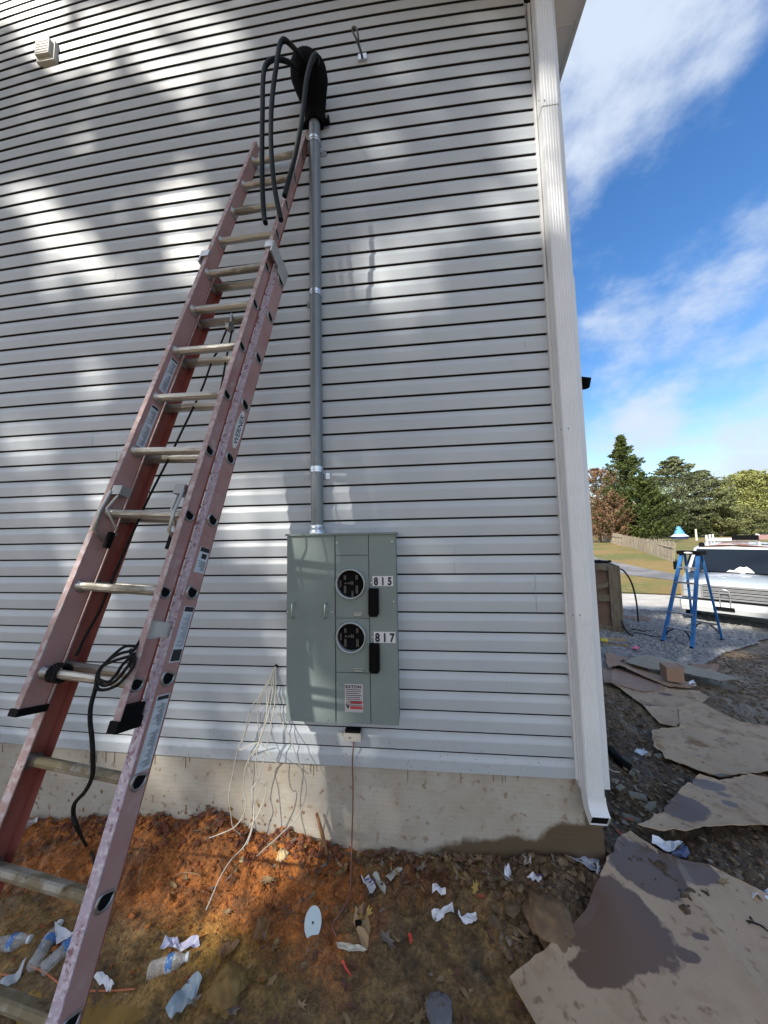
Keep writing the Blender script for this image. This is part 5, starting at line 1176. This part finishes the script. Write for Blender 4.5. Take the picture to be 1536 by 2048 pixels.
rows = [(.95, sect(.98, .42, 1.22, .86, 1.1)), (1.25, sect(.99, .40, 1.46, .80, 1.15)), (1.60, sect(.99, .40, 1.90, .74, 1.15)), (1.9, sect(.99, .40, H, .78, 1.15)), (5.2, sect(.99, .40, H, .82, 1.15)), (5.3, sect(.95, .45, H - .06, .78, 1.15))]
body = vloft(rows, vwhite_m, 'body', smooth=False)
b = MB(); b.loft([[VP(x, y, z + .012) for x, z in ((-.66, 1.915), (-.3, 1.96), (0, 1.972), (.3, 1.96), (.66, 1.915))] for y in (1.62, 5.1)], caps=False); ro = b.build('roof_skin', vroof_m, van)
so_ = ro.modifiers.new('t', 'SOLIDIFY'); so_.thickness = .01
# nose / hood
b = MB(); nose = []
for y, hw, zt_, zb in ((.0, .90, .98, .50), (.05, .96, 1.03, .46), (.35, .98, 1.10, .44), (.97, .98, 1.24, .42)):
    nose.append([VP(x, y, z) for x, z in ((-hw, zb), (-hw, zt_ - .10), (-hw + .07, zt_ - .02), (-.4, zt_ + .015), (0, zt_ + .025), (.4, zt_ + .015), (hw - .07, zt_ - .02), (hw, zt_ - .10), (hw, zb))])
b.loft(nose, smooth=False); b.build('nose', vwhite_m, van)
b = MB(); b.loft([[VP(x, y, z) for x, z in ((-.86, zt_ - .005), (-.4, zt_ + .022), (0, zt_ + .032), (.4, zt_ + .022), (.86, zt_ - .005))] for y, zt_ in ((.04, 1.03), (.35, 1.10), (.95, 1.24))], caps=False); o = b.build('hood', vhood_m, van); so_ = o.modifiers.new('t', 'SOLIDIFY'); so_.thickness = .01
# windshield slightly proud of the body, between y=.97 and 1.56
b = MB(); b.hexa([VP(-.84, .90, 1.26), VP(.84, .90, 1.26), VP(.84, .96, 1.26), VP(-.84, .96, 1.26), VP(-.70, 1.46, 1.86), VP(.70, 1.46, 1.86), VP(.70, 1.52, 1.86), VP(-.70, 1.52, 1.86)]); ws_ = b.build('windshield', glass_m, van)
for sx in (-1, 1):
    b = MB(); b.hexa([VP(sx * .88, .90, 1.24), VP(sx * .83, .885, 1.24), VP(sx * .83, .97, 1.24), VP(sx * .92, 1.0, 1.24), VP(sx * .745, 1.46, 1.88), VP(sx * .69, 1.44, 1.88), VP(sx * .69, 1.53, 1.88), VP(sx * .76, 1.56, 1.88)]); b.build('windshield_pillar', vwhite_m, van)
    b = MB(); b.hexa([VP(sx * .995, 1.3, 1.22), VP(sx * .985, 2.2, 1.22), VP(sx * .975, 2.2, 1.22), VP(sx * .985, 1.3, 1.22), VP(sx * .85, 1.65, 1.78), VP(sx * .84, 2.2, 1.78), VP(sx * .81, 2.2, 1.78), VP(sx * .82, 1.65, 1.78)]); b.build('side_window', glass_m, van)
    b = MB(); b.box(VP(sx * 1.13, 1.35, 1.36), rgt * .09, fwd * .06, up * .12); b.tube([VP(sx * .96, 1.35, 1.28), VP(sx * 1.08, 1.35, 1.3)], .02, 6); o = b.build('mirror', black_m, van)
    for y in (1.0, 4.3):
        b = MB(); b.tube([VP(sx * .74, y, .36), VP(sx * .97, y, .36)], .36, 24); wh_ = b.build('wheel', mat('tyre rubber', (.015, .015, .016), .85), van)
        b = MB(); b.tube([VP(sx * .972, y, .36), VP(sx * .985, y, .36)], .2, 20); b.build('rim', chrome_m, wh_)
    # headlight: stacked pair with surround
    b = MB(); b.box(VP(sx * .76, -.012, .84), rgt * .165, fwd * .014, up * .17); hl = b.build('headlight', grille_m, van)
    for zz in (.915, .765): b = MB(); b.box(VP(sx * .77, -.03, zz), rgt * .13, fwd * .006, up * .06); b.build('lens', mat('headlight glass', (.5, .53, .55), .12, spec=.9), hl)
    b = MB(); b.box(VP(sx * .93, .03, .84), rgt * .03, fwd * .03, up * .16); b.build('turn_signal', mat('amber lens', (.5, .35, .22), .25), van)
b = MB(); b.box(VP(0, -.02, .84), rgt * .585, fwd * .022, up * .17); gr = b.build('grille', chrome_m, van)
for zz in (.915, .765): b = MB(); b.box(VP(0, -.043, zz), rgt * .54, fwd * .003, up * .052); b.build('grille_opening', seam_m, gr)
for zz in (.94, .915, .89, .79, .765, .74): b = MB(); b.box(VP(0, -.048, zz), rgt * .54, fwd * .003, up * .006); b.build('grille_bar', grille_m, gr)
b = MB(); rings = [[VP(x, y, z) for y, z in ((-.16, .36), (-.19, .48), (-.16, .60), (-.02, .62), (-.0, .34))] for x in (-1.0, -.95, 0, .95, 1.0)]
rings[0] = [VP(-1.0, y, z) for y, z in ((.0, .38), (-.02, .48), (.0, .58), (.1, .6), (.1, .36))]; rings[-1] = [VP(1.0, y, z) for y, z in ((.0, .38), (-.02, .48), (.0, .58), (.1, .6), (.1, .36))]
b.loft(rings, smooth=False); b.build('bumper', vwhite_m, van)
b = MB(); b.box(VP(0, -.03, .64), rgt * .93, fwd * .03, up * .02); b.build('bumper_gap', seam_m, van)
b = MB(); b.box(VP(-.18, -.196, .475), rgt * .16, fwd * .004, up * .045); b.build('plate_recess', seam_m, van)
b = MB(); b.tube(spline([VP(-.25, -.21, .55), VP(-.25, -.22, .85), VP(-.21, -.22, .93), VP(-.12, -.22, .93), VP(-.08, -.22, .85), VP(-.08, -.21, .55)], 4), .012, 6); b.build('push_hook', chrome_m, van)
b = MB(); b.tube([VP(-.8, .93, 1.262), VP(.1, .86, 1.275)], .012, 6); b.tube([VP(.2, .86, 1.275), VP(.82, .93, 1.262)], .012, 6); b.build('wiper', black_m, van)
b = MB(); r2 = random.Random(2)
tops_ = [(-.08, .01), (-.02, .06), (.05, .045), (.10, .10), (.17, .15), (.22, .13), (.28, .155), (.34, .10), (.40, .02)]
b.prism([VP(x - .05, .905 + h_ * .75, 1.275 + h_) for x, h_ in tops_] + [VP(x - .05, .90, 1.265) for x, h_ in tops_[::-1]], -fwd * -.02); b.build('paper_heap', paper_m, van)  # crumpled white paper at the foot of the windshield
b = MB()
for y in (1.9, 3.2, 4.6):
    for x in (-.5, .5): b.tube([VP(x, y, 1.88), VP(x, y, 2.26)], .028, 6)
    b.tube([VP(-.52, y, 2.10), VP(.52, y, 2.10)], .024, 6)
b.tube([VP(.5, 1.9, 2.10), VP(.5, 4.6, 2.10)], .02, 6); b.tube([VP(-.5, 1.9, 2.10), VP(-.5, 4.6, 2.10)], .02, 6); b.build('roof_rack', mat('white rack paint', (.75, .75, .74), .45), van)
b = MB(); b.box(VP(.25, 2.0, 2.18), rgt * .25, fwd * .2, up * .06); b.box(VP(.1, 1.79, 2.18), rgt * .06, fwd * .01, up * .045); tag(recentre(b.build('tool_case', black_m)), 'black tool case strapped on the roof rack of the van', 'case')
b = MB(); b.box(VP(.75, 2.4, 2.18), rgt * .25, fwd * .6, up * .06); tag(recentre(b.build('rack_load', mat('dull red load', (.33, .2, .19), .8))), 'pinkish bundled board lying on the van roof rack', 'board')
b = MB(); b.tube([VP(-.60, 1.66, 1.93), VP(-.60, 1.66, 2.02), VP(-.60, 1.66, 2.05)], [.07, .06, .02], 10); b.build('roof_beacon', black_m, van)

# fence of vertical pickets: sags, with warped tops
fn = thing('picket_fence', tp(1270, 1110), 'long sagging weathered wooden picket fence on the slope', 'fence')
def fpath(u):
    a = np.array([tp(1196, 1078, 0, False)[:2], tp(1235, 1090, 0, False)[:2], tp(1270, 1098, 0, False)[:2], tp(1310, 1113, 0, False)[:2], tp(1349, 1126, 0, False)[:2]])
    s = np.linspace(0, 1, 5); return np.array([np.interp(u, s, a[:, 0]), np.interp(u, s, a[:, 1])])
b = MB(); r2 = random.Random(12); Lf = sum(np.linalg.norm(fpath((i + 1) / 40) - fpath(i / 40)) for i in range(40)); nP = int(Lf / .16); bl2 = []
seg = np.cumsum([0] + [np.linalg.norm(fpath((i + 1) / 200) - fpath(i / 200)) for i in range(200)]) / Lf
for k in range(nP):
    u = float(np.interp(k / nP, seg, np.linspace(0, 1, 201))); p = fpath(u); q = fpath(min(1, u + .01)); d = (q - p) / (np.linalg.norm(q - p) + 1e-9); nn = np.array([-d[1], d[0]])
    g = float(ground_h(*p, False)); h = 1.08 + .10 * math.sin(u * 9) + r2.gauss(0, .045); tl = r2.gauss(0, .03) + .1 * math.sin(u * 14 + 1); o_ = r2.uniform(-.02, .02)
    def P3(a, b_, z): return np.array([p[0] + d[0] * (a + tl * z) + nn[0] * (b_ + o_ + .08 * z * math.sin(u * 8)), p[1] + d[1] * (a + tl * z) + nn[1] * (b_ + o_ + .08 * z * math.sin(u * 8)), g + z])
    mb = MB(); mb.hexa([P3(-.07, -.01, -.05), P3(.07, -.01, -.05), P3(.07, .01, -.05), P3(-.07, .01, -.05), P3(-.07, -.01, h), P3(.07, -.01, h + r2.gauss(0, .02)), P3(.07, .01, h), P3(-.07, .01, h)]); bl2.append(mb)
sel = bl2[-100:]; rest = bl2[:-100]
for mb in sel: mb.build('picket', oldwood_m, fn)
if rest:
    allb = MB()
    for mb in rest: allb.add(mb.v, mb.f)
    tag(allb.build('far_pickets', oldwood_m, fn), kind='stuff')
b = MB()
for z in (.3, .85): b.tube([np.array([*(fpath(u) + np.array([.08, .1])), float(ground_h(*fpath(u), False)) + z]) for u in np.linspace(0, 1, 24)], .04, 4)
b.build('fence_rail', oldwood_m, fn)

# post and tent-like cover
def at_depth(px, D):
    p = CAM + (CF + CR * (px - 768) / FPX) * D; return np.array([p[0], p[1], float(ground_h(p[0], p[1], False))])


c = at_depth(1388, 40); b = MB(); k = 40 / FPX; b.tube([c - (0, 0, .2), c + (0, 0, 23 * k)], [2.0 * k, 1.5 * k], 8); tag(recentre(b.build('white_post', mat('pale post', (.62, .58, .50), .7))), 'single pale post standing on the lawn before the cedars', 'post')
c = at_depth(1355, 44); k = 44 / FPX; tn = thing('play_tent', c, 'blue and white cone shaped play tent on the far lawn under the trees', 'tent')
def cone(mb, r0, z0, r1, z1, dx0=0, dx1=0): mb.loft([[c + (r0 * k * math.cos(a) + dx0 * k, r0 * k * math.sin(a) * .8, z0 * k) for a in np.linspace(0, 6.283, 12, endpoint=False)], [c + (r1 * k * math.cos(a) + dx1 * k, r1 * k * math.sin(a) * .8, z1 * k) for a in np.linspace(0, 6.283, 12, endpoint=False)]], smooth=False)
b = MB(); cone(b, 13, 2, 13, 7); b.build('tent_base', mat('navy cloth', (.02, .035, .09), .7), tn)
b = MB(); cone(b, 15, 7, 8, 12); b.build('tent_skirt', mat('white cloth', (.62, .68, .74), .7), tn)
b = MB(); cone(b, 9, 12, 2.5, 27, 0, -1); b.build('tent_cone', mat('sky blue cloth', (.10, .34, .62), .6), tn)


# ================================================================== TREES
def leafmesh(name, centers, size, cols, parent, r, drop=0.0, aspect=.45, cidx=None):
    n = len(centers); a = r.normal(0, 1, (n, 3)); a /= np.linalg.norm(a, axis=1)[:, None]; t = r.normal(0, 1, (n, 3)); b_ = np.cross(a, t); b_ /= np.linalg.norm(b_, axis=1)[:, None]
    s = size * (.55 + .9 * r.random(n))[:, None]; A = a * s; B = b_ * s * aspect
    V = np.stack([centers - A, centers - B * .9, centers + A, centers + B], 1).reshape(-1, 3); F = np.arange(n * 4).reshape(-1, 4)
    return fastmesh(name, V, F, cols, mi=cidx, parent=parent)


def crown_pts(r, base, H_, profile, nb, per, z0=.1, flat=.35, spread=.5, tip=.2, skinny=0):
    """branch sprays: each branch runs outward from the trunk; leaves gather along it"""
    hs = z0 + (1 - z0) * r.random(nb) ** .9; ang = r.random(nb) * 6.283; rad = np.interp(hs, [p[0] for p in profile], [p[1] for p in profile]) * (.62 + .5 * r.random(nb))
    out = []; ci = []
    for i in range(nb):
        d = np.array([math.cos(ang[i]), math.sin(ang[i]), 0]); tl = r.random(per) ** .6
        rise = tip * rad[i]; c = base + np.array([0, 0, hs[i] * H_])[None] + d[None] * (rad[i] * tl)[:, None] + np.array([0, 0, 1])[None] * (rise * tl ** 2)[:, None]
        w_ = (spread * (1.05 - tl * .75) * (.25 + .15 * rad[i]))[:, None]; c = c + r.normal(0, 1, (per, 3)) * w_ * np.array([1, 1, flat]); out.append(c); ci.append(np.full(per, r.choice([0, 0, 1, 1, 2])))
    return np.concatenate(out), np.concatenate(ci)


def tree(px, pytop, pybase, depth, profile, cols, label, name='tree', nb=150, per=60, leaf=.16, seed=0, z0=.05, flat=.35, spread=.5, tip=.2, group='trees beyond the yard', cat='tree', trunk_r=.22):
    r = np.random.default_rng(seed + 100); top = CAM + (CF + CR * (px - 768) / FPX - CU * (pytop - 1024) / FPX) * depth; base = np.array([top[0], top[1], float(ground_h(top[0], top[1], False))]); H_ = top[2] - base[2]
    T_ = thing(name, base, label, cat, group); b = MB(); b.tube([base - (0, 0, .3), base + (0, 0, H_ * .4), base + (0, 0, H_ * .93)], [trunk_r, trunk_r * .6, .04], 7)
    for k in range(12):
        h = (.15 + .06 * k) * H_; a = k * 2.4; rr = np.interp(h / H_, [p[0] for p in profile], [p[1] for p in profile]) * H_ * .6; p0 = base + (0, 0, h); b.tube([p0, p0 + (math.cos(a) * rr * .5, math.sin(a) * rr * .5, rr * .15), p0 + (math.cos(a) * rr, math.sin(a) * rr, rr * .3)], [.07, .05, .02], 5)
    b.build('trunk', bark_m, T_)
    pr = [(p[0], p[1] * H_) for p in profile]; pts, ci = crown_pts(r, base, H_, pr, nb, per, z0, flat, spread * H_ / 12, tip)
    leafmesh('crown', pts, leaf, cols, T_, r, cidx=ci); return T_


def fol(n, c): return [mat(n + ' foliage %d' % i, tuple(v * k for v in c), .7, spec=.25, col2=tuple(v * k * .7 for v in c), vs=1.2) for i, k in enumerate((.75, 1.0, 1.35))]
CED = fol('dark cedar', (.085, .115, .030)); CED2 = fol('grey cedar', (.15, .17, .085)); RUST = fol('rust', (.25, .15, .085)); YEL = fol('yellow green', (.29, .31, .10)); OLV = fol('olive', (.20, .22, .09)); DK = fol('deep green', (.05, .065, .022))  # last set is the darkest foliage, for undergrowth and far wood
con = [(0, .26), (.15, .34), (.4, .27), (.65, .17), (.85, .08), (1, .01)]
tree(1240, 872, 1080, 40, con, CED, 'tall dark green pointed cedar rising highest beyond the fence', 'cedar_tree', 300, 100, .13, 1, .03, .5, .55, .35)
tree(1283, 945, 1085, 37, [(0, .36), (.3, .38), (.6, .26), (.85, .12), (1, .02)], CED, 'shorter dark cedar on the right flank of the tallest one', 'cedar_tree', 200, 90, .12, 2, .02, .5, .5, .35)
tree(1190, 938, 1085, 41, [(0, .34), (.3, .42), (.6, .36), (.85, .22), (1, .05)], RUST, 'rust brown bare branched tree beside the corner post', 'brown_tree', 190, 70, .10, 3, .03, .7, .6, .5)
tree(1222, 985, 1085, 38, [(0, .35), (.4, .42), (.8, .25), (1, .05)], RUST, 'low rust brown shrub in front of the dark cedar', 'brown_tree', 150, 70, .09, 4, .03, .7, .6, .5)
tree(1345, 914, 1078, 58, [(0, .30), (.25, .44), (.5, .42), (.75, .26), (.92, .13), (1, .02)], CED2, 'broad grey green cedar with layered branches in the middle of the tree line', 'cedar_tree', 260, 90, .18, 5, .12, .22, .6, .15)
tree(1402, 942, 1078, 60, [(0, .30), (.3, .40), (.6, .34), (.85, .22), (1, .04)], CED2, 'grey green cedar with a blunt top right of the broad one', 'cedar_tree', 220, 90, .17, 6, .08, .22, .6, .15)
tree(1432, 978, 1078, 56, [(0, .42), (.4, .46), (.8, .28), (1, .05)], OLV, 'short olive tree below the yellow one', 'broadleaf_tree', 150, 90, .17, 7, .02, .6, .6, .2)
tree(1312, 985, 1078, 52, [(0, .42), (.4, .46), (.8, .28), (1, .05)], DK, 'low dark evergreen filling the gap between the two cedars', 'cedar_tree', 150, 90, .16, 8, .02, .6, .6, .2)
tree(1490, 945, 1075, 72, [(0, .30), (.3, .44), (.7, .42), (.9, .26), (1, .08)], YEL, 'rounded yellow green autumn tree near the right edge', 'broadleaf_tree', 240, 90, .22, 9, .12, .7, .7, .3)
tree(1535, 950, 1075, 76, [(0, .30), (.3, .44), (.7, .42), (.9, .26), (1, .08)], OLV, 'grey olive tree cut by the right edge behind the yellow one', 'broadleaf_tree', 240, 90, .22, 10, .12, .7, .7, .3)
tree(1600, 960, 1075, 70, [(0, .30), (.3, .44), (.7, .42), (.9, .26), (1, .08)], fol('orange', (.34, .15, .04)), 'orange autumn tree touching the right edge', 'broadleaf_tree', 180, 80, .22, 11, .12, .7, .7, .3)
for k, (px, pt) in enumerate([(1370, 1035), (1440, 1030), (1500, 1020), (1550, 1020), (1320, 1040)]):
    tree(px, pt, 1078, 55 + 3 * k, [(0, .8), (.4, .95), (.8, .6), (1, .2)], [DK, OLV, OLV, OLV, DK][k], ['dark undergrowth bush behind the play tent', 'olive thicket bush right of the pale post', 'pale olive thicket beneath the yellow tree', 'olive thicket at the right frame edge', 'dark bush left of the play tent'][k], 'bush', 120, 80, .16, 20 + k, .02, .6, .5, .2, 'undergrowth along the tree line', 'bush', .08)
# far wood closing the horizon (one mass)
r = np.random.default_rng(77); n = 24000; a = r.random(n); x = 25 + a * 150; y = 128 - a * 66 + r.normal(0, 3, n); g = ground_h(x, y, False); hh = (7 + 5 * fbm(x, y, .12, 50, 3)) * r.random(n) ** .7
o = leafmesh('far_wood', np.stack([x, y, g + hh], 1), .8, DK, None, r, cidx=r.choice([0, 1, 2], n)); tag(o, 'distant band of woodland behind the lawn', 'woodland', None, 'stuff')

# trees behind the camera whose leaves dapple the wall
LIT = [(60, 90, 60, 35, .8), (110, 130, 50, 30, .8), (240, 60, 90, 45, .85), (350, 40, 90, 40, .8), (440, 115, 80, 45, .9), (330, 130, 60, 40, .8), (380, 155, 70, 25, .9), (560, 60, 80, 35, .5), (650, 40, 80, 30, .4),
       (104, 473, 34, 32, .9), (164, 500, 28, 45, .9), (170, 550, 22, 25, .7), (34, 595, 34, 26, .7), (247, 572, 46, 22, .85), (146, 627, 28, 28, .6), (281, 628, 18, 32, .6), (245, 470, 35, 16, .6), (190, 775, 34, 40, .9), (135, 785, 18, 30, .6), (150, 270, 24, 22, .6), (215, 190, 30, 20, .5), (30, 500, 22, 40, .4), (340, 520, 26, 20, .5),
       (58, 862, 22, 40, .8), (96, 922, 32, 30, .7), (190, 955, 48, 34, .8), (150, 905, 30, 24, .6), (62, 1045, 28, 50, .8), (137, 1140, 20, 44, .8), (205, 1230, 28, 22, .6), (250, 1000, 30, 26, .6), (330, 950, 40, 26, .8), (520, 1010, 80, 45, 1.0), (455, 1070, 60, 36, .9), (480, 930, 30, 24, .5), (440, 1230, 50, 30, .6), (510, 1130, 60, 22, .4), (470, 1340, 30, 24, .6), (420, 1460, 60, 22, .8), (520, 1420, 40, 30, .5), (620, 1500, 90, 34, 1.0), (560, 1460, 60, 30, .8),
       (470, 1600, 100, 50, .9), (560, 1640, 100, 46, .9), (300, 1590, 50, 60, .7), (260, 1520, 60, 20, .6), (620, 1420, 60, 60, 1.0), (590, 1280, 40, 90, .9), (620, 1130, 46, 60, 1.0), (690, 1100, 20, 30, .5),
       (770, 1590, 50, 22, .7), (700, 1540, 30, 40, .5), (860, 1630, 40, 14, .4), (795, 570, 70, 64, 1.0), (790, 515, 75, 40, 1.0), (740, 520, 30, 50, .9), (740, 470, 50, 40, .6), (780, 310, 70, 45, .8), (860, 260, 60, 30, .7), (845, 200, 46, 26, .7), (967, 68, 40, 18, .6), (940, 90, 44, 20, .6), (1010, 100, 36, 18, .6), (805, 168, 40, 26, .7), (930, 215, 60, 24, .6), (1022, 214, 60, 24, .7), (1014, 274, 60, 22, .8), (1060, 300, 40, 44, .9), (988, 336, 44, 20, .6), (1027, 388, 70, 40, 1.0), (1035, 424, 70, 26, 1.0), (1000, 494, 40, 18, .6), (941, 595, 30, 20, .5), (848, 640, 36, 34, .6), (800, 712, 40, 40, .6), (760, 650, 30, 40, .5),
       (800, 930, 50, 60, .6), (880, 1065, 46, 30, .8), (837, 1090, 50, 22, .7), (910, 1112, 26, 20, .6), (700, 1000, 40, 50, .8), (690, 1040, 26, 30, .8), (1130, 400, 26, 160, .9), (1100, 230, 24, 80, .7), (1090, 480, 30, 60, .8)]
LITW = [(on_wall(x, y), rx, ry, s) for x, y, rx, ry, s in LIT]
LC = np.array([[p[0], p[2]] for p, *_ in LITW]); LR = []
for (x, y, rx, ry, s) in LIT:
    a = on_wall(x - rx, y); b_ = on_wall(x + rx, y); c = on_wall(x, y - ry); d = on_wall(x, y + ry); LR.append((abs(b_[0] - a[0]) / 2, abs(c[2] - d[2]) / 2))
LR.append((2.0, 1.45)); LC = np.vstack([LC, [1.3, 6.95]]); LIT.append((0, 0, 0, 0, 1.0))
LR = np.array(LR); LS_ = np.array([l[4] for l in LIT])
# sunlit ground patches: follow the sun up from the ground to the wall plane
for (px, py, rx, ry, s) in [(420, 1730, .45, .20, 1.0), (560, 1710, .34, .16, 1.0), (330, 1700, .25, .16, .9), (500, 1790, .2, .08, .8), (230, 1930, .12, .12, .55), (1470, 1310, .5, .25, .8)]:
    p = tp(px, py, 0, False); t = p[1] / SUN[1] * -1; q = p + SUN * (p[1] / -SUN[1]); LC = np.vstack([LC, [q[0], q[2]]]); LR = np.vstack([LR, [rx, ry]]); LS_ = np.append(LS_, s)


def canopy():
    r = np.random.default_rng(9); n = 36000; X = r.uniform(-7.5, 7.5, n); Z = r.uniform(-2.6, 8.2, n); s = r.uniform(13, 18.5, n)
    lit = np.zeros(n)
    for c, rr, st_ in zip(LC, LR, LS_):
        d = np.hypot((X - c[0]) / (rr[0] + .10), (Z - c[1]) / (rr[1] + .10)); lit = np.maximum(lit, st_ * np.clip(1.35 - d * .8, 0, 1))
    nz = fbm(X, Z, 2.2, 60, 3)
    mot = np.clip((fbm(X, Z, 2.6, 71, 3) - .47) * 5, 0, 1) * np.clip((-1.7 - X) * 1.5, 0, 1) * (Z > -.2) * .8; lit = np.maximum(lit, mot)
    keep = r.random(n) > np.clip(lit * 1.15 + (nz - .5) * .5 * (lit > .1), 0, 1)
    keep &= ~((lit > .75) & (nz > .3) & (r.random(n) < .97))
    X, Z, s = X[keep], Z[keep], s[keep]; P = np.stack([X, 0 * X, Z], 1) + SUN[None] * s[:, None]
    tx = [-14.5, -11.5, -8.3, -5.3, -2.5]; idx = np.argmin(np.abs(P[:, 0][:, None] - np.array(tx)[None]) + r.normal(0, .6, (len(P), 5)), 1)
    cols = fol('oak leaf', (.10, .11, .035))
    for k, x0 in enumerate(tx):
        y0 = -9.6 - (k % 2) * 1.2; base = np.array([x0, y0, float(ground_h(x0, y0, False))])
        T_ = thing('oak_tree', base, ['leafy oak farthest left behind the viewer', 'leafy oak second from the left behind the viewer', 'leafy oak in the middle behind the viewer', 'leafy oak second from the right behind the viewer', 'leafy oak farthest right behind the viewer'][k], 'tree', 'oaks behind the viewer')
        b = MB(); b.tube([base - (0, 0, .4), base + (0, 0, 4), base + (.3, .2, 9), base + (.1, 0, 14)], [.28, .22, .14, .04], 9)
        Q = P[idx == k]
        for j in range(10):
            if len(Q) == 0: break
            e_ = Q[r.integers(len(Q))]; p0 = base + (.1, .1, 5 + j * .7); b.tube([p0, (p0 + e_) / 2 + (0, 0, .4), e_], [.05, .03, .012], 5)
        for j in range(34):
            if len(Q) == 0: break
            e_ = Q[r.integers(len(Q))]; dv = r.normal(0, 1, 3) * (1, 1, .6); dv /= np.linalg.norm(dv); L2 = r.uniform(.8, 2.6); b.tube([e_, e_ + dv * L2 * .5 + (0, 0, .1), e_ + dv * L2], [r.uniform(.01, .035), .012, .005], 5)
        b.build('trunk', bark_m, T_)
        leafmesh('crown', Q, .19, cols, T_, r, aspect=.6, cidx=r.choice([0, 1, 2], len(Q)))


canopy()
sc.cycles.max_bounces = 6; sc.cycles.diffuse_bounces = 3; sc.cycles.glossy_bounces = 3; sc.cycles.transmission_bounces = 6; sc.cycles.transparent_max_bounces = 6
sc.cycles.use_denoising = True; sc.cycles.sample_clamp_indirect = 6
